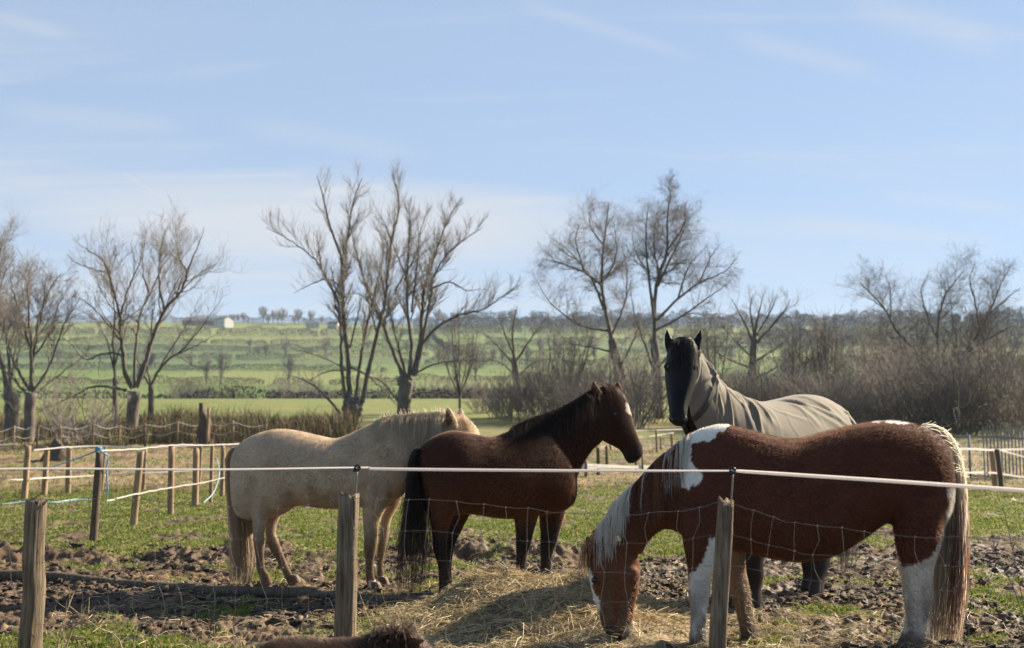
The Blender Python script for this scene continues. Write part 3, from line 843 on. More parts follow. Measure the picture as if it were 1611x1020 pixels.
# loose bushes in front of the hillside, beyond the ridge of the near field
b4 = [bush_mesh("bare_bush", "bare bush", 7.0, 6.0, 44, 380 + q, .03) for q in range(2)]
r_ = random.Random(11)
spots = []
for px, Y in [(285, 200), (300, 204), (316, 210), (336, 196), (365, 205), (388, 214), (430, 200), (445, 207), (462, 203), (478, 210), (492, 200), (510, 206), (530, 202), (545, 212), (585, 205), (600, 210), (690, 208), (706, 201), (722, 207), (738, 203), (752, 212), (770, 204), (786, 209), (660, 206), (820, 206), (845, 203), (870, 210)]:
    spots.append((sp(px, Y), Y, r_.uniform(.55, 1.0), r_.uniform(0, 6)))
place_mesh(b4, spots, "bare bush at the foot of the hillside, beyond the near field's edge", "bare bushes beyond the near field")
# hillside trees
ft = generic_tree("hillside_tree", "bare tree standing on the far hillside", "tree", 11, .62, 8, 7, 1, .06, 900, .28, .28)
fspots = []
r_ = random.Random(12)
for px, Y in [(325, 430), (348, 432), (405, 640), (418, 640), (449, 640), (512, 640), (515, 720), (578, 700), (392, 720), (300, 520), (690, 560), (705, 572), (720, 560), (738, 575), (748, 470), (760, 565), (775, 575), (790, 560), (670, 700), (640, 640), (270, 640), (455, 432), (830, 560), (850, 640), (880, 570), (900, 650), (935, 580), (960, 560), (1150, 560), (1180, 640), (1250, 560), (1268, 640), (1290, 570), (1310, 655), (1340, 560), (1360, 640), (1420, 570), (1460, 640), (1540, 560), (1580, 640), (230, 560), (180, 640), (90, 560)]:
    fspots.append((sp(px, Y), Y, r_.uniform(.75, 1.25), r_.uniform(0, 6)))
place_copies(ft, fspots, "bare tree standing among the hedges of the far hillside", "bare trees on the far hillside")
st = generic_tree("skyline_tree", "bare tree on the skyline", "tree", 15, .7, 9, 7, 1, .11, 901, .25, .4)
sspots = []
for px in [365, 372, 380, 388, 412, 420, 428, 436, 442, 462, 468, 487, 505, 560, 600, 660, 688, 697, 715, 740, 790, 806, 840, 872, 905, 930, 1120, 1150, 1165, 1255, 1268, 1300, 1318, 1345, 1360, 1388, 1420, 1440, 1500, 1545, 1570, 1590, 1608, 250, 225, 180, 140, 60]:
    Y = r_.uniform(1085, 1140); sspots.append((sp(px, Y), Y, r_.uniform(.5, 1.15), r_.uniform(0, 6)))
place_copies(st, sspots, "small bare tree on the distant skyline", "trees on the distant skyline")

MATS["white_wall"] = simple_noise_mat("white_render", (.36, .36, .35), (.46, .46, .45), .4, .9, bs=.05)
MATS["slate"] = simple_noise_mat("slate_roof", (.055, .06, .07), (.11, .115, .13), .5, .85, bs=.05)
MATS["pane"] = flat_mat("window_glass", (.03, .035, .04), .1)
def house(name, label, cat, px, Y, w, d, h, rf, rz=0.0, windows=3, wall="white_wall"):
    x = sp(px, Y); z = float(terrain(x, Y))
    rt = thing(name, label, cat, (x, Y, z))
    c, s = math.cos(rz), math.sin(rz)
    def W(p):
        p = np.asarray(p, float); return np.stack([p[:, 0] * c - p[:, 1] * s + x, p[:, 0] * s + p[:, 1] * c + Y, p[:, 2] + z], -1)
    v = [[-w, -d, -1], [w, -d, -1], [w, d, -1], [-w, d, -1], [-w, -d, h], [w, -d, h], [w, d, h], [-w, d, h], [-w, 0, h + rf - .1], [w, 0, h + rf - .1]]
    part("wall", rt, W(v), [np.array([[0, 1, 5, 4], [1, 2, 6, 5], [2, 3, 7, 6], [3, 0, 4, 7]]), np.array([[5, 6, 9], [7, 4, 8]])], MATS[wall], smooth=False)
    e = .5
    v = [[-w - e, -d - e, h - .25], [w + e, -d - e, h - .25], [w + e, 0, h + rf], [-w - e, 0, h + rf], [-w - e, d + e, h - .25], [w + e, d + e, h - .25]]
    v += [[a, b_, q - .3] for a, b_, q in v]
    part("roof", rt, W(v), [np.array([[0, 1, 2, 3], [3, 2, 5, 4], [6, 9, 8, 7], [9, 10, 11, 8], [0, 6, 7, 1], [4, 5, 11, 10], [0, 3, 9, 6], [3, 4, 10, 9], [1, 7, 8, 2], [2, 8, 11, 5]])], MATS["slate"], smooth=False)
    for q in range(windows):
        wx = -w + (q + .5) * 2 * w / windows
        tb = TB(); tb.box((wx, -d - .02, h * .55), (.6, .05, .7)); V, F, _ = tb.arrays()
        part("window", rt, W(V), F, MATS["pane"], smooth=False)
    return rt
house("barn", "long low dark-roofed barn on the skyline beside the white gable", "barn", 316, 1060, 18, 6, 3.8, 3.0, .05, 0, wall="slate")
house("white_building", "bright white gabled building on the skyline, beside the long dark barn", "house", 350, 1040, 6.5, 6, 7.5, 2.5, -.5, 2)
house("farmhouse", "low white farmhouse on the skyline with a dark roof, behind the pollard's poles", "house", 490, 1050, 6, 4, 3.4, 3.2, .2, 3)
house("farmhouse", "small white house on the skyline, just beside the pollard's upright poles", "house", 524, 1045, 5, 4, 4.0, 3.0, -.3, 2)
# ------------------------------------------------------------------ fences
def wood_mat(name, c0, c1, c2):
    m, N, L, b = mat(name)
    v = objcoord(N, L, (26, 26, 1.6))
    f = noise_fac(N, L, 2.2, 7, v, .68, .6)
    v2 = objcoord(N, L, (1, 1, .5)); f2 = noise_fac(N, L, 9, 3, v2)
    ad = nd(N, "ShaderNodeMath"); ad.operation = 'MULTIPLY_ADD'; L.new(f2, ad.inputs[0]); ad.inputs[1].default_value = .35
    L.new(f, ad.inputs[2])
    L.new(ramp(N, L, ad.outputs[0], [(.42, c0), (.64, c1), (.86, c2)]), b.inputs['Base Color'])
    b.inputs['Roughness'].default_value = .9; b.inputs['Specular IOR Level'].default_value = .2
    bump(N, L, b, f, .8, .012); MATS[name] = m
wood_mat("grey_wood", (.030, .023, .017), (.14, .105, .07), (.29, .23, .16))
wood_mat("stake_wood", (.09, .058, .034), (.25, .17, .105), (.38, .28, .185))
wood_mat("dark_wood", (.035, .026, .02), (.095, .072, .052), (.17, .135, .10))
MATS["tape"] = simple_noise_mat("electric_tape", (.60, .56, .54), (.76, .71, .69), 60, .55, bs=.1)
_m = MATS["tape"]; _N, _L = _m.node_tree.nodes, _m.node_tree.links
_t = _N.new("ShaderNodeBsdfTranslucent"); _t.inputs[0].default_value = (.78, .72, .68, 1)
_x = _N.new("ShaderNodeMixShader"); _x.inputs[0].default_value = .4
_L.new(_N["Principled BSDF"].outputs[0], _x.inputs[1]); _L.new(_t.outputs[0], _x.inputs[2]); _L.new(_x.outputs[0], _N["Material Output"].inputs[0])
MATS["dull_tape"] = simple_noise_mat("weathered_tape", (.48, .46, .42), (.72, .70, .66), 8, .7, bs=.1)
MATS["wire"] = flat_mat("fence_wire", (.22, .19, .17), .5, .5)
MATS["black_plastic"] = flat_mat("black_plastic", (.02, .02, .02), .35)
MATS["blue_twine"] = flat_mat("blue_twine", (.12, .33, .52), .7)
MATS["pale_blue"] = flat_mat("pale_blue_hose", (.28, .45, .48), .5)

def post_mesh(path, r, sides=18, rows=26, seed=0, crack=True, top_slant=0.02, flat=1.0):
    """a weathered stake along path (bottom to top)"""
    r_ = np.random.default_rng(seed)
    p = resample(path, rows); th = np.arange(sides) * 2 * math.pi / sides
    prof = 1 + .16 * (vnoise(np.cos(th) * 1.6 + seed * 3.1, np.sin(th) * 1.6, seed=seed) - .5) * 2
    groove = 1 - .10 * (vnoise(np.cos(th) * 7 + seed, np.sin(th) * 7, seed=seed + 3) > .62)
    V = []
    for q in range(rows):
        f = q / (rows - 1)
        rr = r * (1.06 - .10 * f) * prof * groove * (1 + .07 * (vnoise(np.cos(th) * 2 + seed, np.sin(th) * 2, np.full(sides, f * 5), seed + 7) - .5) * 2)
        if crack: rr[3] *= .72 if f > .45 else .9
        x = np.cos(th) * rr; y = np.sin(th) * rr * flat
        z = np.zeros(sides)
        if q == rows - 1: z = top_slant * np.cos(th - r_.uniform(0, 6)) + .012 * r_.normal(size=sides)
        V.append(np.stack([x + p[q, 0], y + p[q, 1], z + p[q, 2]], -1))
    V.append((p[-1] + np.array([0, 0, -.004]))[None]); V.append(p[0][None])
    V = np.vstack(V)
    i = np.arange(rows - 1)[:, None] * sides; j = np.arange(sides)[None]; k = (j + 1) % sides
    Q = np.stack([i + j, i + k, i + sides + k, i + sides + j], -1).reshape(-1, 4)
    j = j[0]; k = k[0]; t = (rows - 1) * sides
    T = np.concatenate([np.stack([t + j, t + k, np.full(sides, rows * sides)], -1), np.stack([k, j, np.full(sides, rows * sides + 1)], -1)])
    return V, [Q, T]
def dn(p, z):      # straight down from p to height z
    q = np.array(p, float); q[2] = z; return q

# ---- the stock fence nearest to the photographer
ff_root = thing("stock_fence", "wire mesh fence with three old grey posts and one white tape before the horses", "fence", (P(545, 790, 5.8)[0], 5.8, gz1(P(545, 790, 5.8)[0], 5.8)))
FPOST = [([(44, 1060), (47, 1010), (53, 930), (52, 880), (57, 787)], 6.1, .058, "leaning grey post with a split down its side"),
         ([(540, 1100), (543, 1000), (546, 900), (549, 781)], 5.8, .050, "brown weathered post with a split top"),
         ([(1126, 1130), (1130, 1000), (1137, 890), (1143, 791)], 5.6, .0445, "slim greenish grey post")]
ROD = [None, ((557, 783), (562, 738)), ((1148, 793), (1153, 742))]
for q, (pts, Y, r, lb) in enumerate(FPOST):
    path = [P(x, y, Y) for x, y in pts]; path[0][2] = -.1
    V, F = post_mesh(path, r, 26, 44, seed=20 + q, top_slant=.012)
    po = part("post", ff_root, V, F, MATS["grey_wood"], loc=dn(path[0], 0), label=lb)
    if ROD[q]:
        (a, b_), (c, d) = ROD[q]
        p0, p1 = P(a, b_ + 14, Y - .02), P(c, d, Y + .0)
        tb = TB(); tb.tube(resample([p0, (p0 + p1) / 2 + np.array([.003, 0, 0]), p1], 6), .0042, 6)
        th = np.linspace(0, 2 * math.pi, 13)
        tb.tube(np.stack([p1[0] + .013 * np.cos(th), p1[1] + .006 * np.sin(th), p1[2] + .004 + .015 * np.sin(th)], -1), .0055, 6)
        tb.tube([p1 + np.array([-.012, -.012, -.006]), p1 + np.array([-.012, .014, -.004])], [.011, .009], 8)
        tb.tube([p1 + np.array([.012, -.012, .008]), p1 + np.array([.012, .014, .008])], [.009, .008], 8)
        V, F, _ = tb.arrays(); part("insulator", po, V, F, [MATS["black_plastic"], MATS["wire"]], matidx=[1 if v < 30 else 0 for v in range(sum(len(f) for f in F))])
TP = [(-120, 741, 6.6, .010), (52, 737.5, 6.35, .012), (330, 739, 6.1, .012), (562, 736, 5.8, .010), (600, 738, 5.76, .016), (860, 740.5, 5.7, .016), (1120, 741, 5.62, .011), (1153, 741, 5.6, .010), (1185, 743, 5.5, .018), (1400, 757, 5.0, .018), (1611, 772, 4.6, .018), (1780, 785, 4.3, .018)]
tq = resample([[*P(a, b_, Y), w] for a, b_, Y, w in TP], 120)
tb = TB(); tb.ribbon(tq[:, :3], tq[:, 3], np.array([0, .25, .968]))
tb.ribbon(tq[:, :3] + np.array([0, .004, -.0015]), tq[:, 3] * .7, np.array([0, -.3, .954]))
V, F, _ = tb.arrays(); part("tape", ff_root, V, F, MATS["tape"])
TOPW = np.array([(-150, 786), (60, 788), (180, 784), (340, 797), (455, 800), (543, 783), (563, 784), (622, 786), (681, 786), (724, 789), (760, 795), (829, 802), (862, 805), (918, 808), (1011, 809), (1074, 804), (1109, 797), (1131, 790), (1163, 796), (1195, 807), (1234, 819), (1273, 826), (1322, 831), (1380, 842), (1472, 846), (1530, 845), (1700, 850)], float)
def fy(px): return float(np.interp(px, [-150, 57, 549, 1143, 1700], [6.3, 6.06, 5.76, 5.56, 4.7]))
tb = TB(); rs = np.random.default_rng(4)
rows_ = [0, 49, 95, 142, 188, 236, 290]
xs = np.arange(-150, 1700, 9.0)
rowy = []
for q, o_ in enumerate(rows_):
    yy = np.interp(xs, TOPW[:, 0], TOPW[:, 1]) * (1 - q / 9) + (q / 9) * 800 + o_
    yy = yy + 2.6 * (vnoise(xs * .03, xs * 0 + q * 5, seed=77) - .5) * 2 + .8 * (vnoise(xs * .11, xs * 0 + q * 5, seed=78) - .5) * 2
    rowy.append(yy)
    pts = np.array([P(a, b_, fy(a)) for a, b_ in zip(xs, yy)])
    tb.tube(pts, .0014 if q == 0 else .0010, 5, cap=False)
x = -140.0
while x < 1690:
    xo = x + rs.normal() * 3
    prev = None
    pts = []
    for q in range(len(rows_)):
        xx = xo + rs.normal() * 4 + 5 * math.sin(x * .013 + q)
        pts.append(P(xx, float(np.interp(xx, xs, rowy[q])), fy(xx)))
        if q < len(rows_) - 1:
            xm = xx + rs.normal() * 2.5; pts.append(P(xm, float(np.interp(xm, xs, rowy[q])) + 23, fy(xm) + rs.normal() * .004))
    tb.tube(pts, .0010, 5, cap=False)
    for q in range(3):
        p = pts[q * 2]; tb.tube([p - np.array([.004, 0, .003]), p + np.array([.004, 0, .003])], .003, 5)
    x += 38.5 + rs.normal() * 2
V, F, _ = tb.arrays(); part("wire_mesh", ff_root, V, F, MATS["wire"])

# ---- posts and tapes of the paddocks
def stake(root, px, ytop, ybase, Y, wpx, lean=0, seed=0, m="stake_wood"):
    s = Y / FPX
    x = (px - 805.5) * s; zb = gz1(x, Y)
    top = P(px + lean, ytop, Y)
    V, F = post_mesh([(x, Y, zb - .15), (x * .5 + top[0] * .5, Y, (zb + top[2]) / 2), top], wpx * s / 2, 10, 9, seed, crack=False, top_slant=.02)
    return part("post", root, V, F, MATS[m], loc=(x, Y, zb)), top
def tape_part(root, pts, w, m="tape", name="tape", sag=.02):
    q = resample(pts, 14 * len(pts))
    q[:, 2] += .012 * (vnoise(q[:, 0] * 3, q[:, 1] * 3, seed=3) - .5)
    tb = TB(); tb.ribbon(q, w, np.array([.1, .25, .96])); V, F, _ = tb.arrays()
    return part(name, root, V, F, MATS[m])
c0 = P(156, 850, 14.5)
f2 = thing("paddock_fence", "fence of brown stakes and white tapes from its dark corner stake to the cream horse", "fence", (c0[0], 14.5, gz1(c0[0], 14.5)))
for q, (px, yt, Y, w, ln) in enumerate([(156, 713, 14.5, 12, 1), (217, 711, 16.9, 11, 5), (275, 703, 18.9, 9, -5), (313, 706, 21.0, 9.5, -4), (336.5, 703, 22.2, 6, -3), (354, 701, 24.3, 7, -3)]):
    stake(f2, px, yt, 0, Y, w, ln, 40 + q, "stake_wood" if q else "dark_wood")
tape_part(f2, [P(160, 709, 14.45), P(222, 706, 16.8), P(270, 700.5, 18.7), P(310, 700, 20.8), P(334, 700, 22), P(378, 698, 25.5)], .019)
tape_part(f2, [P(169, 788, 14.6), P(226, 775, 16.9), P(271, 767, 18.8), P(313, 760.5, 20.9), P(336, 755.5, 22.1), P(366, 749, 25)], .021)
tape_part(f2, [P(168.5, 716, 14.5), P(169, 750, 14.55), P(169, 787, 14.6)], .022, "tape", "strap")
tb = TB(); tb.tube(resample([P(158, 709, 14.35), P(163, 713, 14.3), P(170, 718, 14.4), P(168, 740, 14.4), P(169.5, 770, 14.4), P(168, 783, 14.4)], 20), .010, 5)
th = np.linspace(0, 4 * math.pi, 24); c = P(155, 707, 14.4)
tb.tube(np.stack([c[0] + .035 * np.cos(th), c[1] + .03 * np.sin(th), c[2] + .02 * np.sin(th * 1.7)], -1), .014, 5)
V, F, _ = tb.arrays(); part("twine", f2, V, F, MATS["blue_twine"])
tb = TB(); tb.tube(resample([P(341, 722, 22.0), P(345, 745, 21.8), P(336, 775, 21.4), P(318, 793, 20.9)], 14), .012, 5); V, F, _ = tb.arrays(); part("hose", f2, V, F, MATS["pale_blue"])
c0 = P(75, 780, 24.5)
f3 = thing("paddock_fence", "second paddock fence of pale stakes with slack white tapes, crossing behind the corner stake", "fence", (c0[0], 24.5, gz1(c0[0], 24.5)))
for q, (px, yt, Y, w, ln) in enumerate([(46, 702, 23.6, 9.5, -1.5), (77, 705.5, 24.6, 8, -2.5), (114, 702.5, 25.4, 8.5, -5), (231, 707, 26.6, 6, -2), (166, 704, 26, 4, 0), (317, 701, 27.6, 6, -1)]):
    stake(f3, px, yt, 0, Y, w, ln, 60 + q)
tape_part(f3, [P(54, 708, 24), P(77, 706, 24.5), P(112, 703, 25.3), P(160, 702, 26), P(229, 704, 26.5), P(317, 701, 27.5), P(380, 699, 28.5)], .030)
tape_part(f3, [P(-30, 754, 23), P(25, 754.5, 23.3), P(70, 752, 24.4), P(115, 750, 25.3), P(180, 747, 26.2), P(229, 744, 26.5), P(317, 740, 27.6), P(380, 738, 28.5)], .026, "dull_tape")
tape_part(f3, [P(-30, 702, 23), P(28, 698.5, 23.4)], .026)
tb = TB(); tb.tube(resample([P(153, 709, 14.6), P(120, 722, 18), P(88, 733, 23.4), P(60, 740, 24)], 20), .012, 5); V, F, _ = tb.arrays(); part("twine", f3, V, F, MATS["blue_twine"])
# thin wire fence beyond
c0 = P(100, 690, 42)
f4 = thing("wire_fence", "sagging thin wire fence on spindly pickets under the bare trees", "fence", (c0[0], 42, gz1(c0[0], 42)))
tops = []
for q, px in enumerate([-20, 26, 62, 100, 150, 190, 232, 282, 330, 370, 420]):
    Y = 41 + .3 * (q % 3) + q * .35; x = sp(px, Y); z = gz1(x, Y); h = .85 + .2 * ((q * 7) % 5) / 5
    tb = TB(); tb.tube([(x, Y, z - .1), (x + .05 * ((q % 3) - 1), Y, z + h)], .032 if q % 3 else .05, 6); V, F, _ = tb.arrays()
    part("post", f4, V, F, MATS["stake_wood"] if q % 2 else MATS["grey_wood"]); tops.append((x, Y, z + h * .92))
for dz in (0, .35):
    tp_ = np.array(tops); tp_[:, 2] -= dz
    mid = (tp_[1:] + tp_[:-1]) / 2; mid[:, 2] -= .12
    al = np.empty((len(tp_) * 2 - 1, 3)); al[0::2] = tp_; al[1::2] = mid
    tb = TB(); tb.tube(resample(al, 120), .016 if dz == 0 else .012, 4, cap=False); V, F, _ = tb.arrays(); part("wire", f4, V, F, MATS["dull_tape"])
# middle paddock rails behind the bay horse's nose
c0 = P(941, 757, 32)
f5 = thing("paddock_fence", "dark stake fence with dirty white rails, seen behind the bay horse's nose", "fence", (c0[0], 32, gz1(c0[0], 32)))
for q, (px, yt, Y, w) in enumerate([(921.5, 727, 31, 5.5), (941, 704, 32, 5.5), (954, 702, 36, 4.5), (1000, 726, 33, 4), (1010, 715, 33, 3)]):
    stake(f5, px, yt, 0, Y, w, 0, 80 + q, "grey_wood" if q != 1 else "dark_wood")
for w_, pts in [(.075, [(860, 731, 30), (922, 731.5, 31), (1010, 736, 33), (1080, 737, 34.5)]), (.06, [(860, 736, 30), (922, 736, 31), (1010, 734, 33), (1080, 733, 34.5)])]:
    tape_part(f5, [P(*v) for v in pts], w_, "dull_tape", "rail")
c0 = P(1045, 715, 43)
f6 = thing("paddock_fence", "light rail fence with four white bars, just below the black horse's muzzle", "fence", (c0[0], 43, gz1(c0[0], 43)))
for q, (px, yt, Y, w) in enumerate([(1032, 676, 41, 3.2), (1039, 688, 42, 2.6), (1056, 681, 43, 4), (960, 700, 42, 3), (985, 702, 42, 3), (1075, 684, 44, 3)]):
    stake(f6, px, yt, 0, Y, w, 0, 90 + q, "stake_wood")
for w_, pts in [(.05, [(945, 703, 42), (1000, 700, 42), (1056, 701, 43), (1090, 700, 44)]), (.035, [(985, 678, 41), (1032, 677, 41), (1075, 675.5, 44), (1100, 675, 45)]), (.05, [(985, 690, 41), (1020, 687, 41), (1040, 684, 42), (1060, 681, 43)]), (.035, [(945, 714, 42), (1000, 715, 42), (1056, 713, 43)])]:
    tape_part(f6, [P(*v) for v in pts], w_, "tape", "rail")
c0 = P(1562, 768, 27.5)
f7 = thing("paddock_fence", "paddock fence with one pale and one dark stake beyond the pinto's tail", "fence", (c0[0], 27.5, gz1(c0[0], 27.5)))
stake(f7, 1559, 706, 0, 27.6, 8, 0, 95); stake(f7, 1569, 708, 0, 27.2, 8, 0, 96, "dark_wood"); stake(f7, 1660, 705, 0, 27, 8, 0, 97); stake(f7, 1470, 708, 0, 28, 8, 0, 98)
tape_part(f7, [P(1440, 706, 28.2), P(1515, 706.5, 27.8), P(1562, 708, 27.3), P(1611, 707, 27), P(1690, 706, 26.8)], .055)
tape_part(f7, [P(1440, 743, 28.2), P(1520, 744, 27.8), P(1562, 744, 27.3), P(1611, 751, 27), P(1690, 756, 26.8)], .05)
tape_part(f7, [P(1575, 709, 27.2), P(1611, 719, 27), P(1690, 742, 26.8)], .04)
c0 = P(1585, 770, 31)
gt = thing("slatted_hurdle", "pale grey slatted wooden hurdle standing behind the taped stakes", "gate", (c0[0], 31, gz1(c0[0], 31)))
MATS["pale_slat"] = simple_noise_mat("pale_slat", (.18, .18, .175), (.30, .295, .285), 3, .9, (1, 1, .1))
tb = TB()
for q in range(19):
    px = 1546 + q * 5.6; p = P(px, 670 + 2 * math.sin(q * 2.3), 31); zb = gz1(p[0], 31)
    tb.box(((p[0]), 31, (p[2] + zb) / 2), (.016, .012, (p[2] - zb) / 2))
V, F, _ = tb.arrays(); part("slats", gt, V, F, MATS["pale_slat"], smooth=False)
for yy in (690, 752):
    tb = TB(); a = P(1490, yy - 4, 31.04); b_ = P(1650, yy + 1, 31.04); tb.tube([a, b_], .035, 4); V, F, _ = tb.arrays(); part("rail", gt, V, F, MATS["pale_slat"], smooth=False)
c0 = P(1505, 690, 30.5)
tb = TB()
for px in (1496, 1524):
    p = P(px, 684, 30.5); tb.tube([(p[0], 30.5, gz1(p[0], 30.5)), p], .03, 6)
V, F, _ = tb.arrays(); part("stile", gt, V, F, MATS["pale_slat"])

# ---- stump, timber, heaps, hose
Y = 44; p = P(320, 700, Y); zb = gz1(p[0], Y)
stp = thing("tree_stump", "jagged dark broken tree stump with a pale split stake leaning on it, beyond the paddock", "stump", (p[0], Y, zb))
V, F = post_mesh([(p[0], Y, zb - .2), (p[0] - .02, Y, zb + .55), (p[0] + .06, Y, zb + 1.0), (p[0] - .02, Y, zb + 1.25), P(317, 634, Y)], .26, 16, 16, 71)
V = np.asarray(V); zt = V[:, 2].max(); f_ = np.clip((V[:, 2] - zb) / (zt - zb), 0, 1); V[:, 0] = p[0] + (V[:, 0] - p[0]) * (1 - .5 * f_ ** 1.5) ; V[:, 2] -= np.where((f_ > .7) & (V[:, 0] > p[0]), .35 * (f_ - .7) / .3, 0)
part("trunk", stp, V, F, MATS["dark_wood"])
V, F = post_mesh([P(325, 700, Y - .3), P(329, 643, Y - .2)], .07, 8, 6, 72); part("split_stake", stp, V, F, MATS["stake_wood"])

pa = [G(x, y) for x, y in [(-60, 913), (60, 915), (200, 924), (330, 937), (480, 944), (600, 950), (735, 954)]]
path = np.array([[v[0], v[1], .035 + .02 * math.sin(q * 2.1)] for q, v in enumerate(pa)])
V, F = post_mesh(path[::-1], .06, 14, 40, 73, crack=False)
tb = TB(); pr = resample(path, 60); tb.tube(pr, .052 * (1 + .18 * (vnoise(np.arange(60) * .35, np.zeros(60), seed=9) - .5)), 10, jitter=.16)
V, F, _ = tb.arrays(); solo("timber", V, F, MATS["dark_wood"], "long dark timber lying half sunk in the mud before the horses' hooves", "timber")

def lump(name, label, cat, x, y, rx, ry, h, m, seed):
    n = 40; u, v = np.meshgrid(np.linspace(-1, 1, n), np.linspace(-1, 1, n)); rr = np.sqrt(u * u + v * v)
    X, Yv = x + u * rx, y + v * ry
    nz = fbm(X * 3.5, Yv * 3.5, seed=seed, oct=4)
    Z = ground_z(X.ravel(), Yv.ravel()).reshape(n, n) - .05 + h * np.clip(1 - rr ** 1.6, -.12, 1) * (.55 + .9 * nz)
    i = np.arange(n - 1)[:, None] * n; j = np.arange(n - 1)[None]
    return solo(name, np.stack([X, Yv, Z], -1).reshape(-1, 3), [np.stack([i + j, i + j + 1, i + n + j + 1, i + n + j], -1).reshape(-1, 4)], MATS[m], label, cat)
lump("manure_heap", "small dark manure heap between the pale stakes of the paddock", "heap", sp(96, 38), 38, .62, .5, .75, "dark_wood", 5)
tb = TB(); hp = [(-60, 797), (0, 796), (40, 794.5), (85, 794), (120, 791), (150, 790)]
pts = [];
for a, b_ in hp:
    g_ = G(a, b_); pts.append([g_[0], g_[1], gz1(g_[0], g_[1]) + .03])
tb.tube(resample(pts, 40), .020, 6); V, F, _ = tb.arrays(); solo("hose", V, F, MATS["pale_blue"], "pale blue hose lying across the grass by the corner stake", "hose")

# ---- hay and straw
MATS["straw"] = attr_mat("straw", rough=.55, spec=.35, tr=.25)
def hay_h(x, y):
    h = .30 * np.exp(-(((x + .20) / .34) ** 2 + ((y - 8.75) / .42) ** 2))
    h = h + .27 * np.exp(-(((x - .55) / .42) ** 2 + ((y - 8.95) / .5) ** 2))
    h = h + .17 * np.exp(-(((x - .15) / .75) ** 2 + ((y - 8.1) / .5) ** 2))
    h = h + .10 * np.exp(-(((x - .8) / .7) ** 2 + ((y - 7.6) / .6) ** 2))
    return h * (.75 + .5 * fbm(x * 3.2, y * 3.2, seed=55, oct=3))
def strands(n, xf, yf, zf, seed, lmin, lmax, tilt, w=.0042, lift=.01, slope=None):
    r = np.random.default_rng(seed)
    x, y = xf(r, n), yf(r, n)
    th = r.uniform(0, 2 * math.pi, n); ln = r.uniform(lmin, lmax, n) * .5; tl = r.normal(size=n) * tilt
    d = np.stack([np.cos(th), np.sin(th), np.zeros(n)], -1) * ln[:, None]
    c = np.stack([x, y, zf(x, y) + lift * r.random(n) * 2], -1)
    a_ = c - d; b_ = c + d
    zt = zf(a_[:, 0], a_[:, 1]); a_[:, 2] = .35 * c[:, 2] + .65 * (zt + lift) + tl * ln * .6
    zt = zf(b_[:, 0], b_[:, 1]); b_[:, 2] = .35 * c[:, 2] + .65 * (zt + lift) - tl * ln * .3 + np.abs(r.normal(size=n)) * ln * tilt * .6
    c[:, 2] += r.random(n) * ln * .35; c[:, :2] += r.normal(size=(n, 2)) * ln[:, None] * .18
    rl = r.uniform(0, 2 * math.pi, n)
    perp = np.stack([-np.sin(th) * np.cos(rl), np.cos(th) * np.cos(rl), np.sin(rl)], -1) * (w * (.6 + .8 * r.random(n)))[:, None] * .5
    V = np.stack([a_ - perp, a_ + perp, c - perp, c + perp, b_ - perp * .6, b_ + perp * .6], 1).reshape(-1, 3)
    k = np.arange(n)[:, None] * 6
    Q = np.concatenate([k + np.array([[0, 1, 3, 2]]), k + np.array([[2, 3, 5, 4]])])
    t = r.random((n, 1))
    col_ = np.array([.28, .205, .10]) * (1 - t) + np.array([.66, .55, .33]) * t
    col_ = np.where(r.random((n, 1)) < .22, np.array([.13, .095, .055]), col_)
    return V, Q, np.repeat(col_, 6, axis=0)
n = 110
u, v = np.meshgrid(np.linspace(-1.0, 1.9, n), np.linspace(6.9, 10.0, n))
hz = ground_z(u.ravel(), v.ravel()).reshape(n, n) * .6 + hay_h(u, v) - .035
i = np.arange(n - 1)[:, None] * n; j = np.arange(n - 1)[None]
hay = thing("hay_pile", "loose heap of tangled hay on the ground between the bay horse and the pinto's head", "hay", (.3, 8.5, 0))
MATS["hay_core"] = simple_noise_mat("hay_core", (.13, .095, .05), (.38, .29, .16), 40, .9, (1, 1, 1), .7, .02)
part("mound", hay, np.stack([u, v, hz], -1).reshape(-1, 3), [np.stack([i + j, i + j + 1, i + n + j + 1, i + n + j], -1).reshape(-1, 4)], MATS["hay_core"])
def hzf(x, y): return ground_z(x, y) * .6 + hay_h(x, y) - .02
def _hx(r, n): return r.normal(size=n) * .44 + .24
S = strands(30000, _hx, lambda r, n: 8.55 + r.normal(size=n) * .42, hzf, 61, .08, .28, .45, lift=.018)
part("hay_strands", hay, S[0], [S[1]], MATS["straw"], colors=S[2], smooth=False)
S = strands(13000, lambda r, n: np.abs(r.normal(size=n)) ** 1.0 * 1.45 - .65 + r.normal(size=n) * .25, lambda r, n: 6.6 + 2.0 * r.random(n) ** 1.25, lambda x, y: ground_z(x, y) + .004, 62, .05, .22, .35, lift=.012)
solo("straw", S[0], [S[1]], MATS["straw"], kind="stuff", label="loose straw trodden into the mud under the pinto horse", loc=(0, 0, 0), colors=S[2], smooth=False)
S = strands(5000, lambda r, n: r.uniform(-3.5, 4, n), lambda r, n: r.uniform(6.6, 12.5, n), lambda x, y: ground_z(x, y) + .004, 63, .05, .18, .35, lift=.010)
solo("scattered_straw", S[0], [S[1]], MATS["straw"], kind="stuff", label="stray stalks of straw scattered over the mud", loc=(0, 0, 0), colors=S[2], smooth=False)

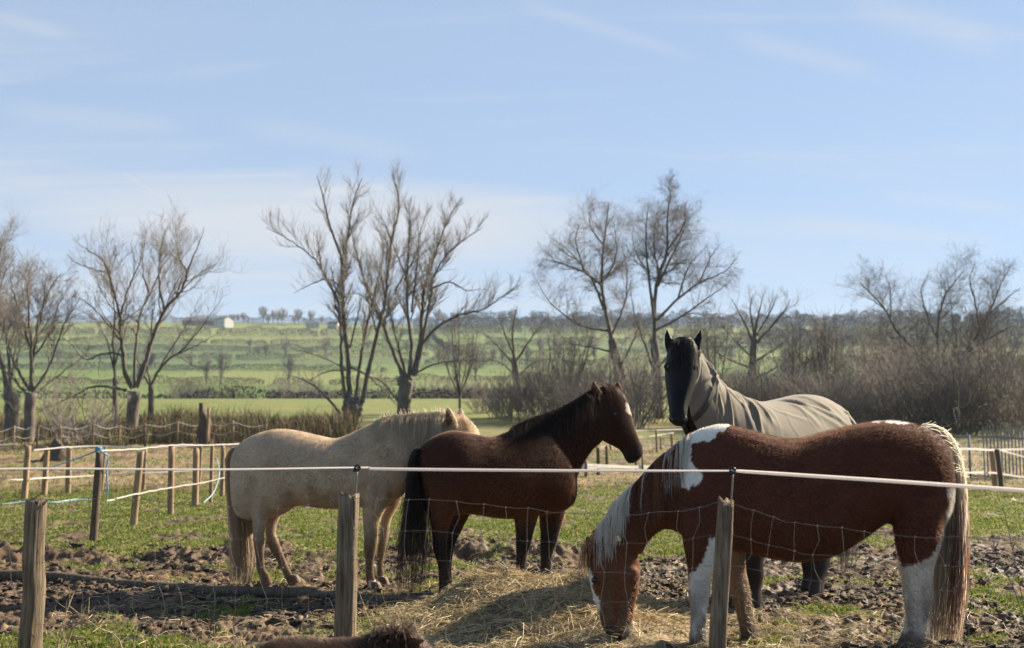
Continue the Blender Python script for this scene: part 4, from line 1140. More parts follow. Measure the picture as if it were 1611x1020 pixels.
# clods of churned mud
def clods(n, seed):
    r = np.random.default_rng(seed)
    d = np.exp(r.uniform(math.log(6.6), math.log(14.5), n * 3)); a = r.uniform(-R(29), R(29), n * 3)
    x, y = d * np.sin(a), d * np.cos(a)
    k = r.random(n * 3) < (1 - gmask(x, y)) ** 1.5 * sstep(.40, .62, fbm(x * 1.3, y * 1.3, seed=19, oct=3)) * (1 + 1.0 * (y > 8.6)); x, y = x[k][:n], y[k][:n]; n = len(x)
    z = ground_z(x, y)
    base = np.array([[math.cos(t) * math.cos(p), math.sin(t) * math.cos(p), math.sin(p)] for p in (-.5, .35, .95) for t in np.arange(7) * 2 * math.pi / 7] + [[0, 0, 1]])
    Q = [[q * 7 + j, q * 7 + (j + 1) % 7, (q + 1) * 7 + (j + 1) % 7, (q + 1) * 7 + j] for q in range(2) for j in range(7)]
    T = [[14 + j, 14 + (j + 1) % 7, 21] for j in range(7)]
    s_ = (.007 + .030 * r.random(n) ** 2.6)
    sc_ = np.stack([s_ * r.uniform(.8, 1.7, n), s_ * r.uniform(.8, 1.7, n), s_ * r.uniform(.35, .8, n)], -1)
    V = base[None] * (1 + 1.0 * (r.random((n, 22, 1)) - .5)) * sc_[:, None, :]
    V[:, :, 0] += x[:, None]; V[:, :, 1] += y[:, None]; V[:, :, 2] += z[:, None] + s_[:, None] * .12
    k = np.arange(n)[:, None, None] * 22
    t = r.random((n, 1, 1))
    c = np.broadcast_to(np.array([.025, .017, .011]) * (1 - t) + np.array([.11, .075, .048]) * t, (n, 22, 3))
    return V.reshape(-1, 3), (k + np.array(Q)[None]).reshape(-1, 4), (k + np.array(T)[None]).reshape(-1, 3), c.reshape(-1, 3)
MATS["clod"] = attr_mat("clod", rough=.75, spec=.35, noise=(60, .3))
Cc = clods(14000, 8)
solo("mud_clods", Cc[0], [Cc[1], Cc[2]], MATS["clod"], kind="stuff", label="clods of churned mud trodden up by hooves", loc=(0, 0, 0), colors=Cc[3], smooth=False)

# dead weeds by the fence
MATS["dry_stem"] = simple_noise_mat("dry_stem", (.20, .15, .09), (.42, .34, .21), 14, .8)
MATS["dark_stem"] = simple_noise_mat("dark_stem", (.05, .04, .03), (.13, .10, .07), 14, .8)
def weed(label, stems, m, Y, r0=.004, twig=4):
    tb = TB(); b0 = None
    for pts in stems:
        q = [P(x, y, Y + .1 * rng.normal()) for x, y in pts]; q = resample(q, 12)
        if b0 is None: b0 = q[0].copy()
        tb.tube(q, np.linspace(r0, r0 * .45, 12), 5, cap=False)
        for _ in range(twig):
            i_ = rng.integers(3, 11); d = rng.normal(size=3) * .5; d[2] = abs(d[2]) + .2; d /= np.linalg.norm(d)
            tb.tube([q[i_], q[i_] + d * .05, q[i_] + d * .09 + np.array([0, 0, .01])], [r0 * .5, r0 * .4, r0 * .3], 4, cap=False)
    V, F, _ = tb.arrays(); b0[2] = 0
    return solo("dead_weed", V, F, MATS[m], label, "weed", loc=b0)
weed("tall dry seed stalks leaning beside the split grey post", [[(78, 1110), (92, 1010), (104, 965), (116, 933)], [(80, 1110), (110, 1000), (130, 975), (150, 955)], [(200, 1110), (190, 1012), (150, 985), (108, 953)]], "dry_stem", 6.4, .005, 6)
weed("thin dark twiggy stems beside the far end of the sagging mesh", [[(1640, 1100), (1612, 960), (1592, 860), (1578, 795)], [(1642, 1100), (1600, 940), (1570, 880), (1562, 850)], [(1645, 1100), (1625, 930), (1618, 870), (1606, 830)]], "dark_stem", 5.6, .0028, 8)
weed("slim dark weed stems in front of the hay heap", [[(835, 1120), (842, 1010), (830, 960), (812, 915)], [(838, 1120), (850, 1000), (868, 960), (880, 935)]], "dark_stem", 5.9, .0028, 6)
weed("pale dry stalk standing just beside the brown post's foot", [[(598, 1120), (590, 1010), (575, 960), (562, 925)], [(600, 1120), (604, 1000), (612, 950)]], "dry_stem", 6.0, .003, 4)
weed("clump of thin pale dead stems low between the split post and the brown post", [[(205 + q * 22, 1130), (206 + q * 22 + rng.normal() * 6, 1020), (207 + q * 22 + rng.normal() * 10, 985 + rng.normal() * 10)] for q in range(9)], "dry_stem", 5.9, .0022, 1)
# ------------------------------------------------------------------ horses
MATS["coat"] = attr_mat("horse_coat", rough=.66, sheen=.18, spec=.09, noise=(38, .14), sheen_tint=(1, .62, .35))
MATS["fur"] = attr_mat("horse_fur", rough=.6, spec=.12, tr=.65, trgamma=.40)
MATS["hair"] = attr_mat("horse_hair", rough=.5, spec=.12, tr=.5, trgamma=.6)
MATS["hoof"] = simple_noise_mat("hoof", (.05, .036, .026), (.15, .105, .07), 30, .6)
MATS["eye"] = flat_mat("eye", (.012, .008, .006), .06, spec=.6)
MATS["sleek"] = attr_mat("sleek_black_coat", rough=.5, sheen=.0, spec=.12, noise=(30, .14))

def to_px(V):
    d = V - np.array([0, 0, CAM_Z])
    fwd = d[:, 1] * CP + d[:, 2] * SP; up = -d[:, 1] * SP + d[:, 2] * CP
    return np.stack([805.5 + FPX * d[:, 0] / fwd, 510 - FPX * up / fwd], -1)
def inpoly(q, poly, wob=0.0, seed=1):
    x, y = q[:, 0].copy(), q[:, 1].copy()
    if wob:
        x = x + wob * 2 * (fbm(q[:, 0] * .12, q[:, 1] * .12, seed=seed, oct=3) - .5) * 2
        y = y + wob * 2 * (fbm(q[:, 0] * .22, q[:, 1] * .05, seed=seed + 9, oct=3) - .5) * 2
    p = np.asarray(poly, float); r = np.zeros(len(x), bool); j = len(p) - 1
    for i in range(len(p)):
        xi, yi = p[i]; xj, yj = p[j]
        c = ((yi > y) != (yj > y)) & (x < (xj - xi) * (y - yi) / (yj - yi + 1e-12) + xi)
        r ^= c; j = i
    return r
class Plane:
    def __init__(s, hind, fore):
        s.A, s.B = np.array(hind, float), np.array(fore, float)
        f = s.B - s.A; f[2] = 0; s.f = f / np.linalg.norm(f)
        n = np.array([-s.f[1], s.f[0], 0]); s.n = n if n[1] > 0 else -n
    def pt(s, px, py, v=0.0):
        d = ray(px, py); o = np.array([0, 0, CAM_Z])
        t = ((s.A + v * s.n - o) @ s.n) / (d @ s.n)
        return o + d * t
RS = [1.0]          # the bare body is a little slimmer than the outline of its winter coat
def ring(pl, r, v=0.0):
    """(x1,y1,x2,y2,half_width[,v]) two outline points on the plane, or a dict d= for a given distance"""
    if isinstance(r, dict):
        a, b_ = P(r['a'][0], r['a'][1], r['d']), P(r['b'][0], r['b'][1], r['d']); hw = r['hw']
    else:
        vv = r[5] if len(r) > 5 else v
        a, b_ = pl.pt(r[0], r[1], vv), pl.pt(r[2], r[3], vv); hw = r[4]
    return np.concatenate([(a + b_) / 2, (a - b_) / 2 * RS[0], [hw * RS[0]]])
def loft(R7, sides=24, sub=6, egg=0.0, pw=.92, tang=None):
    R7 = np.asarray(R7, float); n = (len(R7) - 1) * sub + 1
    Q = resample(R7, n); C, U, hw = Q[:, :3], Q[:, 3:6], np.maximum(Q[:, 6], .004)
    T = np.gradient(C, axis=0)
    S = np.cross(T, U); S /= np.linalg.norm(S, axis=1, keepdims=True) + 1e-9
    for i in range(1, n):
        if S[i] @ S[i - 1] < 0: S[i] *= -1
    th = np.arange(sides) * 2 * math.pi / sides
    ct = np.sign(np.cos(th)) * np.abs(np.cos(th)) ** pw; stt = np.sign(np.sin(th)) * np.abs(np.sin(th)) ** pw
    wd = (1 - egg * stt)
    V = C[:, None] + S[:, None] * (hw[:, None] * (ct * wd)[None])[..., None] + U[:, None] * stt[None, :, None]
    V = V.reshape(-1, 3)
    i = np.arange(n - 1)[:, None] * sides; j = np.arange(sides)[None]; k = (j + 1) % sides
    F = np.stack([i + j, i + k, i + sides + k, i + sides + j], -1).reshape(-1, 4)
    j = j[0]; k = k[0]; a = n * sides
    T3 = np.concatenate([np.stack([np.full(sides, a), k, j], -1), np.stack([np.full(sides, a + 1), (n - 1) * sides + j, (n - 1) * sides + k], -1)])
    V = np.vstack([V, C[0], C[-1]])
    return V, F, T3
def blob(c, r, sc_=(1, 1, 1)):
    th = np.arange(12) * math.pi / 6; ph = np.linspace(-math.pi / 2 + .2, math.pi / 2 - .2, 7)
    V = np.array([[math.cos(p) * math.cos(t), math.cos(p) * math.sin(t), math.sin(p)] for p in ph for t in th] + [[0, 0, -1], [0, 0, 1]]) * r * np.array(sc_) + c
    F = np.array([[q * 12 + j, q * 12 + (j + 1) % 12, (q + 1) * 12 + (j + 1) % 12, (q + 1) * 12 + j] for q in range(6) for j in range(12)])
    T = np.array([[84, (j + 1) % 12, j] for j in range(12)] + [[85, 72 + j, 72 + (j + 1) % 12] for j in range(12)])
    return V, F, T
def fuse(pieces, voxel, smooth_it=5, fac=.5):
    V, F, n = [], [], 0
    for v, q, t in pieces:
        V.append(v); F += [q + n, t + n]; n += len(v)
    me = new_mesh("fuse_tmp", np.vstack(V), F, [])
    o = bpy.data.objects.new("fuse_tmp", me); col.objects.link(o)
    m = o.modifiers.new("r", 'REMESH'); m.mode = 'VOXEL'; m.voxel_size = voxel; m.use_smooth_shade = True
    m = o.modifiers.new("s", 'SMOOTH'); m.factor = fac; m.iterations = smooth_it
    dg = bpy.context.evaluated_depsgraph_get(); dg.update()
    ev = o.evaluated_get(dg); me2 = bpy.data.meshes.new_from_object(ev)
    bpy.data.objects.remove(o); bpy.data.meshes.remove(me)
    nv = len(me2.vertices); V = np.empty(nv * 3, np.float32); me2.vertices.foreach_get("co", V); V = V.reshape(-1, 3).astype(float)
    me2.calc_loop_triangles()
    T = np.empty(len(me2.loop_triangles) * 3, np.int32); me2.loop_triangles.foreach_get("vertices", T); T = T.reshape(-1, 3)
    npoly = len(me2.polygons); lt = np.empty(npoly, np.int32); me2.polygons.foreach_get("loop_total", lt)
    lv = np.empty(len(me2.loops), np.int32); me2.loops.foreach_get("vertex_index", lv)
    if (lt == 4).all(): F = [lv.reshape(-1, 4)]
    else: F = [T]
    N_ = np.empty(nv * 3, np.float32); me2.vertices.foreach_get("normal", N_); N_ = N_.reshape(-1, 3).astype(float)
    bpy.data.meshes.remove(me2)
    return V, F, T, N_
class Body:
    pass
def sample_surface(B, n, seed):
    r = np.random.default_rng(seed)
    a, b_, c = B.V[B.T[:, 0]], B.V[B.T[:, 1]], B.V[B.T[:, 2]]
    ar = np.linalg.norm(np.cross(b_ - a, c - a), axis=1); cum = np.cumsum(ar); cum /= cum[-1]
    i = np.searchsorted(cum, r.random(n)); u, v = r.random(n), r.random(n); k = u + v > 1; u[k], v[k] = 1 - u[k], 1 - v[k]
    w = 1 - u - v; T = B.T[i]
    f = lambda A: A[T[:, 0]] * w[:, None] + A[T[:, 1]] * u[:, None] + A[T[:, 2]] * v[:, None]
    N_ = f(B.N); N_ /= np.linalg.norm(N_, axis=1, keepdims=True) + 1e-9
    return f(B.V), N_, f(B.C)
def fur(B, root, n, length, width, seed, lift=.42, skip=None, name="fur"):
    r = np.random.default_rng(seed)
    p, N_, C = sample_surface(B, n, seed)
    q = to_px(p)
    ln = length(p, q) * (.6 + .8 * r.random(n))
    k = ln > .002
    if skip is not None: k &= ~skip(p, q)
    p, N_, C, ln = p[k], N_[k], C[k], ln[k]; n = len(p)
    fl = -B.pl.f * .75 + np.array([0, 0, -.75]); fl = fl + r.normal(size=(n, 3)) * .33
    fl -= N_ * (fl * N_).sum(1, keepdims=True); fl /= np.linalg.norm(fl, axis=1, keepdims=True) + 1e-9
    d = fl + N_ * (lift + .25 * r.random((n, 1))); d /= np.linalg.norm(d, axis=1, keepdims=True)
    s_ = np.cross(d, N_); s_ /= np.linalg.norm(s_, axis=1, keepdims=True) + 1e-9
    w = width * (.7 + .6 * r.random((n, 1)))
    V = np.stack([p - s_ * w - N_ * .002, p + s_ * w - N_ * .002, p + d * ln[:, None]], 1).reshape(-1, 3)
    C = np.clip(C * np.array([1.25, 1.2, 1.15]) * (.75 + .5 * r.random((n, 1))) * (.62 + .76 * fbm(p[:, 0] * 13, p[:, 2] * 9, p[:, 1] * 13, seed=71, oct=2)[:, None]), 0, .8)
    part(name, root, V, [np.arange(3 * n).reshape(-1, 3)], MATS["fur"], colors=np.repeat(C, 3, axis=0), smooth=False)
def fall(B, tb, p, d, length, steps, width, off, color, seed, grav=.45, jit=.12, n_hint=None):
    """one lock of hair that falls over the body"""
    path = [np.array(p)]; sides = []; st = length / steps; d = np.array(d, float)
    for q in range(steps):
        d = d * (1 - grav) + np.array([0, 0, -1.0]) * grav + seed.normal(size=3) * jit; d /= np.linalg.norm(d)
        x = path[-1] + d * st
        loc, nor, _, dist = B.bvh.find_nearest(Vector(x))
        if loc is not None:
            loc, nor = np.array(loc), np.array(nor)
            h = (x - loc) @ nor
            if h < off: x = loc + nor * off
            sd = np.cross(d, nor if dist < .1 else np.array([0.2, -1, 0])); sd /= np.linalg.norm(sd) + 1e-9
        else: sd = np.array([1.0, 0, 0])
        path.append(x); sides.append(sd)
    sides.insert(0, sides[0])
    w = width * np.clip(np.linspace(1.15, .15, steps + 1) ** .7, .12, 1)
    tb.ribbon(path, w, np.array(sides), color)
def hank(tb, centre, n, seed, colf, width=.004, nt=12, short=.35, frizz=.012, flat=.6, nrm=np.array([0, 1, 0])):
    """a tail: centre (m,4) world points and half width; strands run along it"""
    r = np.random.default_rng(seed); Q = resample(centre, 60)
    for q in range(n):
        a = r.uniform(0, 2 * math.pi); rad = math.sqrt(r.random()); ox, oy = math.cos(a) * rad, math.sin(a) * rad * flat
        t1 = 1 - short * r.random() ** 1.5; t0 = .25 * r.random() ** 2 * (q % 2)
        t = np.linspace(t0, t1, nt); C = np.stack([np.interp(t, np.linspace(0, 1, 60), Q[:, k]) for k in range(4)], -1)
        T = np.gradient(C[:, :3], axis=0); T /= np.linalg.norm(T, axis=1, keepdims=True) + 1e-9
        sx = np.cross(T, nrm); sx /= np.linalg.norm(sx, axis=1, keepdims=True) + 1e-9
        wv = np.cumsum(r.normal(size=(nt, 2)) * frizz, axis=0) * .5
        p = C[:, :3] + sx * (C[:, 3] * ox + wv[:, 0])[:, None] + nrm * (C[:, 3] * oy + wv[:, 1])[:, None]
        sd = sx * math.cos(a) + nrm * math.sin(a) * .8
        c = colf(to_px(p), ox, r)
        tb.ribbon(p, width * np.linspace(1.1, .35, nt) * (.6 + .8 * r.random()), sd / np.linalg.norm(sd, axis=1, keepdims=True), c)
def horse(name, label, cat, hind, fore, S, colour, voxel=.0125, group=None, coat="coat", smooth_it=5):
    pl = Plane(hind, fore)
    base = (np.array(hind) + np.array(fore)) / 2; base[2] = gz1(base[0], base[1])
    root = thing(name, label, cat, base, group)
    pcs = []
    for key, egg, pw in (("trunk", .10, .92), ("neck", .22, .95), ("head", .0, .95)):
        RS[0] = .955 if key != 'head' else .98
        if key in S: pcs.append(loft([ring(pl, r) for r in S[key]], 26, 6, egg, pw))
    RS[0] = 1.0
    for e in S.get("ears", []): pcs.append(loft([ring(pl, r) for r in e], 10, 5))
    hoofs = []
    for v, rs in S["legs"]:
        RS[0] = .95
        pcs.append(loft([ring(pl, r, v) for r in rs], 16, 6, 0, .97)); hoofs.append(ring(pl, rs[-1], v))
    RS[0] = 1.0
    for b_ in S.get("blobs", []):
        c = P(b_[0], b_[1], b_[4]) if len(b_) > 4 else pl.pt(b_[0], b_[1], b_[3]); pcs.append(blob(c, b_[2]))
    B = Body(); B.pl = pl; B.root = root
    B.V, B.F, B.T, B.N = fuse(pcs, voxel, smooth_it)
    sv = ((B.V - pl.A) @ pl.n)
    B.q = to_px(B.V - sv[:, None] * pl.n); B.v = sv; B.qr = to_px(B.V)
    B.C = colour(B)
    B.bvh = BVHTree.FromPolygons(B.V.tolist(), B.T.tolist())
    part("body", root, B.V, B.F, MATS[coat], colors=B.C)
    for h in hoofs:
        c = h[:3].copy(); zg = gz1(c[0], c[1]); f = pl.f
        k = np.linalg.norm(h[3:6])
        rr = []
        for z, a, w, dx in ((.075, .040, .040, -.006), (.045, .048, .045, .004), (.0, .057, .052, .012), (-.03, .058, .053, .014)):
            cc = c + f * dx; cc[2] = max(zg, c[2] - .09) + z
            rr.append(np.concatenate([cc, f * a, [w]]))
        V, F, T = loft(rr, 18, 4); part("hoof", root, V, [F, T], MATS["hoof"])
    return B
def eye(B, px, py, r):
    d = ray(px, py); o = Vector((0, 0, CAM_Z)); hit = B.bvh.ray_cast(o, Vector(d).normalized())
    if hit[0] is None: return
    c = np.array(hit[0]) - np.array(hit[1]) * r * .55
    V, F, T = blob(c, r); part("eye", B.root, V, [F, T], MATS["eye"], loc=c)
def surf(B, px, py):
    d = ray(px, py); h = B.bvh.ray_cast(Vector((0, 0, CAM_Z)), Vector(d).normalized())
    return None if h[0] is None else (np.array(h[0]), np.array(h[1]))
def crest_roots(B, pts, n, seed, side=0.0):
    r = np.random.default_rng(seed); Q = resample(np.array(pts, float), 80)
    for q in range(n):
        t = r.random() * 79; i = int(t); f = t - i
        p2 = Q[i] * (1 - f) + Q[min(79, i + 1)] * f
        yield t / 79, B.pl.pt(p2[0], p2[1], side * r.normal()), r
def mixc(a, b_, t): return np.asarray(a) * (1 - t) + np.asarray(b_) * t
def zfade(V, a, b_): return sstep(a, b_, V[:, 2])[:, None]

# ---------------- cream horse
CR = (.46, .36, .255)
def col_cream(B):
    n = fbm(B.V[:, 0] * 5, B.V[:, 2] * 5, B.V[:, 1] * 5, seed=1, oct=4)[:, None]
    c = np.array(CR) * (.80 + .4 * n)
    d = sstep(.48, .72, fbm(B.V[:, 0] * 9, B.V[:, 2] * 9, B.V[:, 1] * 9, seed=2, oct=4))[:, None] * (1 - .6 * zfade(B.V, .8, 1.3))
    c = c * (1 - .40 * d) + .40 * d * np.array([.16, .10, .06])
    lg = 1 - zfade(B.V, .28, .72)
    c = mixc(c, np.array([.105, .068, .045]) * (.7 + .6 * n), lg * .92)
    ie = inpoly(B.q, [(703, 668), (702, 655), (704, 646), (709, 648), (715, 658), (716, 668)], .4, 9); c[ie & (B.v < 0)] = (.13, .075, .045)
    wh = ((B.q[:, 0] > 585) & (B.V[:, 2] < .10))[:, None]
    return np.where(wh, np.array([.55, .47, .36]), c)
SP_ = dict(
 trunk=[(364, 726, 366, 772, .05), (371, 702, 375, 815, .19), (395, 684, 402, 824, .26), (430, 673, 440, 815, .29), (465, 675, 470, 798, .29), (500, 683, 503, 802, .31), (530, 688, 535, 803, .31), (560, 676, 565, 801, .27), (588, 664, 592, 800, .24), (618, 662, 620, 792, .22), (642, 670, 641, 775, .19), (658, 692, 655, 757, .13)],
 neck=[(572, 669, 615, 785, .20), (610, 657, 650, 755, .15), (645, 652, 680, 737, .12), (680, 649, 705, 717, .10), (705, 650, 725, 707, .09)],
 head=[(698, 650, 716, 710, .095, 0), (716, 650, 733, 720, .10, .05), (734, 662, 745, 730, .095, .16), (743, 678, 752, 742, .075, .28), (748, 700, 756, 752, .06, .38), (751, 722, 758, 758, .045, .46)],
 ears=[[(704, 669, 721, 673, .028, -.10), (702, 659, 719, 661, .030, -.115), (701, 648, 713, 650, .022, -.125), (702, 640, 707, 640, .008, -.13)], [(719, 664, 732, 668, .026, .06), (720, 652, 731, 655, .026, .06), (722, 642, 727, 643, .009, .06)]],
 legs=[
  (-.14, [(384, 745, 452, 745, .13), (389, 790, 438, 787, .11), (396, 815, 425, 812, .075), (398, 840, 416, 837, .055), (399, 857, 417, 853, .050), (402, 876, 416, 874, .038), (404, 895, 417, 893, .035), (408, 908, 424, 904, .036), (412, 924, 430, 919, .045)]),
  (.14, [(400, 745, 464, 745, .13), (418, 790, 462, 786, .11), (418, 818, 441, 813, .075), (418, 842, 434, 835, .055), (422, 860, 439, 852, .050), (434, 880, 447, 874, .038), (444, 900, 456, 895, .035), (450, 912, 463, 908, .036), (455, 926, 470, 922, .045)]),
  (-.13, [(562, 755, 626, 752, .11), (569, 795, 611, 793, .095), (571, 820, 598, 820, .07), (572, 845, 595, 845, .053), (572, 865, 592, 865, .048), (575, 885, 588, 885, .035), (575, 905, 589, 904, .036), (577, 920, 593, 917, .037), (578, 936, 602, 933, .05)]),
  (.13, [(590, 755, 641, 752, .1), (602, 792, 630, 790, .085), (600, 818, 616, 816, .06), (597, 845, 611, 845, .050), (594, 865, 607, 865, .045), (593, 885, 603, 885, .034), (594, 905, 604, 904, .036), (594, 920, 606, 918, .037), (593, 930, 611, 928, .045)])])
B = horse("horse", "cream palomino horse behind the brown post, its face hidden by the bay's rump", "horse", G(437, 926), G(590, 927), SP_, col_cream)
fur(B, B.root, 90000, lambda p, q: np.where(p[:, 2] > .75, .024, .017), .0019, 11)
tb = TB(); r_ = np.random.default_rng(2)
for t, p, r in crest_roots(B, [(588, 663), (610, 655), (650, 650), (688, 648), (699, 650)], 1300, 3, .02):
    up = r.random() < .10
    c = mixc((.40, .31, .20), (.58, .49, .36), r.random())
    fall(B, tb, p, [.7 * (float(vnoise(t * 24, 0., seed=62)) - .5), -.7 if not up else r.normal() * .5, .12 if not up else 1.0], (.12 + .20 * r.random() + .16 * t) if not up else .03 + .04 * r.random(), 8, .0042, .008, c, r, .34 if not up else .12, .05)
V, F, C = tb.arrays(); part("mane", B.root, V, F, MATS["hair"], colors=C, smooth=False)
tb = TB()
for t, p, r in crest_roots(B, [(724, 656), (734, 660), (740, 668)], 60, 5, .03):
    fall(B, tb, p, [.6, r.normal() * .3, .0], .08 + .06 * r.random(), 6, .006, .010, mixc((.45, .34, .2), (.64, .54, .38), r.random()), r, .3)
V, F, C = tb.arrays(); part("forelock", B.root, V, F, MATS["hair"], colors=C, smooth=False)
tb = TB(); pl = B.pl
cen = np.array([[*pl.pt(x, y, -.04), w] for x, y, w in [(372, 706, .03), (367, 722, .06), (371, 760, .085), (378, 810, .105), (383, 860, .115), (382, 900, .105), (379, 922, .085)]])
hank(tb, cen, 520, 6, lambda q, ox, r: np.array(mixc((.26, .165, .10), (.48, .36, .23), r.random() * .7 + .15 * (1 - ox)))[None] * (1 - .45 * sstep(830, 915, q[:, 1]))[:, None], .0055, nrm=pl.n)
V, F, C = tb.arrays(); part("tail", B.root, V, F, MATS["hair"], colors=C, smooth=False)

# ---------------- bay horse
def col_bay(B):
    n = fbm(B.V[:, 0] * 5, B.V[:, 2] * 5, B.V[:, 1] * 5, seed=4, oct=4)[:, None]
    body = np.array([.036, .0155, .0105]) * (.8 + .4 * n)
    rd = sstep(660, 800, B.q[:, 1])[:, None]
    body = mixc(body, np.array([.088, .033, .016]) * (.8 + .4 * n), rd * .7)
    blk = np.array([.020, .016, .015])
    c = mixc(blk, body, zfade(B.V, .45, .68))
    c = mixc(c, np.array([.095, .070, .052]) * (.7 + .6 * n), (1 - zfade(B.V, .10, .40)) * .45)
    nk = np.clip((B.q[:, 0] - 815) / 60, 0, 1)[:, None] * (B.q[:, 0] < 950)[:, None] * (1 - sstep(0, 60, B.q[:, 1] - (655 + (880 - B.q[:, 0]) * .35)))[:, None]
    c = mixc(c, np.array([.045, .024, .018]), nk * .7)
    mz = sstep(690, 712, B.q[:, 1])[:, None] * (B.q[:, 0] > 960)[:, None] * (B.V[:, 2] > 1.0)[:, None]
    c = mixc(c, np.array([.03, .022, .02]), mz)
    st = inpoly(B.q, [(978, 634), (986, 636), (992, 648), (993, 653), (985, 652), (977, 648)], 1.5, 3)
    c[st] = (.45, .40, .36)
    nost = inpoly(B.q, [(1003, 699), (1009, 697), (1010, 704), (1005, 708)], .5, 5); c[nost] = (.012, .01, .01)
    mo = inpoly(B.q, [(982, 722), (996, 716), (1006, 717), (996, 720), (984, 726)], .3, 6); c[mo] = (.012, .01, .01)
    return c
SB = dict(
 trunk=[(655, 724, 656, 780, .06), (661, 704, 664, 802, .18), (685, 684, 690, 818, .26), (713, 675, 718, 813, .29), (745, 680, 746, 813, .29), (775, 684, 776, 818, .31), (800, 676, 803, 820, .30), (826, 664, 830, 818, .27), (854, 668, 857, 813, .24), (880, 690, 881, 808, .20), (899, 726, 898, 797, .125)],
 neck=[(803, 674, 852, 803, .2), (835, 660, 895, 770, .16), (866, 649, 915, 735, .125), (894, 637, 930, 712, .105), (917, 624, 944, 699, .095), (936, 614, 953, 690, .085)],
 head=[(940, 609, 934, 664, .08), (962, 607, 944, 689, .09), (982, 622, 953, 697, .095), (990, 645, 963, 702, .08), (996, 666, 974, 708, .062), (1003, 685, 980, 715, .053), (1010, 701, 983, 722, .053), (1011, 715, 989, 729, .046), (1003, 725, 996, 729, .02)],
 ears=[[(929, 622, 947, 626, .024, -.06), (930, 612, 945, 616, .026, -.065), (931, 604, 939, 606, .016, -.07), (932, 598, 935, 599, .006, -.07)], [(964, 612, 981, 618, .022, .06), (967, 606, 979, 611, .02, .07), (970, 600, 975, 602, .008, .075)]],
 blobs=[(966, 652, .034, -.070)],
 legs=[
  (-.14, [(664, 758, 738, 750, .14), (672, 800, 720, 796, .12), (678, 830, 707, 825, .08), (680, 850, 704, 845, .06), (682, 868, 703, 866, .054), (688, 888, 704, 887, .038), (690, 911, 708, 911, .038), (690, 927, 710, 926, .04), (688, 944, 711, 943, .05)]),
  (.14, [(690, 755, 748, 750, .13), (708, 805, 741, 799, .11), (702, 833, 729, 828, .075), (698, 860, 716, 856, .055), (700, 885, 711, 885, .037), (699, 905, 711, 905, .037), (698, 922, 715, 922, .045)]),
  (-.13, [(803, 768, 862, 763, .11), (809, 812, 848, 808, .09), (811, 835, 840, 835, .065), (812, 856, 835, 855, .052), (812, 876, 829, 876, .039), (812, 900, 827, 900, .037), (811, 915, 829, 914, .04), (809, 930, 831, 930, .05)]),
  (.13, [(846, 768, 898, 763, .11), (848, 811, 889, 806, .09), (850, 835, 881, 835, .065), (850, 856, 876, 855, .052), (850, 876, 869, 876, .039), (850, 900, 867, 900, .037), (849, 912, 868, 911, .04), (848, 922, 870, 922, .05)])])
a_, b__ = G(703, 937), G(838, 927)
B = horse("horse", "dark bay horse with a white star, head up in profile behind the hay heap", "horse", a_, b__, SB, col_bay)
fur(B, B.root, 90000, lambda p, q: np.where((q[:, 0] > 945) & (p[:, 2] > 1.1), .009, np.where(p[:, 2] > .75, .022, .015)), .0018, 21)
eye(B, 966, 652, .021)
tb = TB()
for t, p, r in crest_roots(B, [(808, 671), (835, 659), (866, 648), (894, 636), (917, 623), (934, 612)], 1400, 7, .02):
    up = r.random() < .15
    c = mixc((.012, .010, .010), (.045, .028, .020), r.random())
    fall(B, tb, p, [r.normal() * .3 - .1, -.8 if not up else r.normal() * .4, .4 if not up else 1], (.18 + .2 * r.random()) if not up else .03 + .03 * r.random(), 8, .0042, .008, c, r, .34 if not up else .15, .05)
V, F, C = tb.arrays(); part("mane", B.root, V, F, MATS["hair"], colors=C, smooth=False)
tb = TB()
for t, p, r in crest_roots(B, [(944, 606), (956, 604), (968, 609)], 150, 8, .04):
    fall(B, tb, p, [.9, -.25 + r.normal() * .3, .15], .12 + .12 * r.random(), 6, .006, .008, mixc((.03, .018, .014), (.12, .055, .03), r.random()), r, .35)
V, F, C = tb.arrays(); part("forelock", B.root, V, F, MATS["hair"], colors=C, smooth=False)
tb = TB(); pl = B.pl
cen = np.array([[*pl.pt(x, y, v), w] for x, y, v, w in [(661, 708, 0, .03), (655, 725, -.02, .045), (654, 765, -.05, .06), (653, 810, -.10, .095), (651, 850, -.14, .13), (648, 890, -.16, .145), (645, 936, -.17, .10)]])
hank(tb, cen, 900, 9, lambda q, ox, r: mixc((.012, .010, .010), (.050, .036, .030), r.random()), .0042, frizz=.020, short=.62, nrm=pl.n)
V, F, C = tb.arrays(); part("tail", B.root, V, F, MATS["hair"], colors=C, smooth=False)

# ---------------- pinto horse
def k3(*a): return [(880 + x / 2.55, 620 + y / 2.55) for x, y in a]
def k4(*a): return [(1140 + x / 2.55, 620 + y / 2.55) for x, y in a]
W_SH = k3((385, 275), (480, 185), (560, 128), (640, 95), (700, 95), (690, 122), (645, 140), (600, 182), (535, 195), (512, 230), (520, 280), (552, 320), (545, 348), (500, 380), (455, 360), (425, 375), (405, 310))
W_NK = k3((255, 385), (140, 545), (180, 590), (262, 600), (300, 560), (288, 440))
W_BLZ = k3((98, 680), (122, 690), (140, 790), (162, 830), (162, 925), (135, 900), (105, 760))
W_CHIN = k3((228, 1000), (262, 950), (290, 905), (310, 925), (300, 960), (265, 990))
W_FL = k3((568, 562), (618, 568), (612, 650), (640, 760), (640, 1020), (505, 1020), (505, 720), (548, 655), (560, 600))
W_HL = k4((828, 372), (900, 372), (900, 1040), (600, 1040), (690, 900), (640, 760), (660, 690), (722, 655), (765, 640), (792, 590), (825, 520), (845, 440))
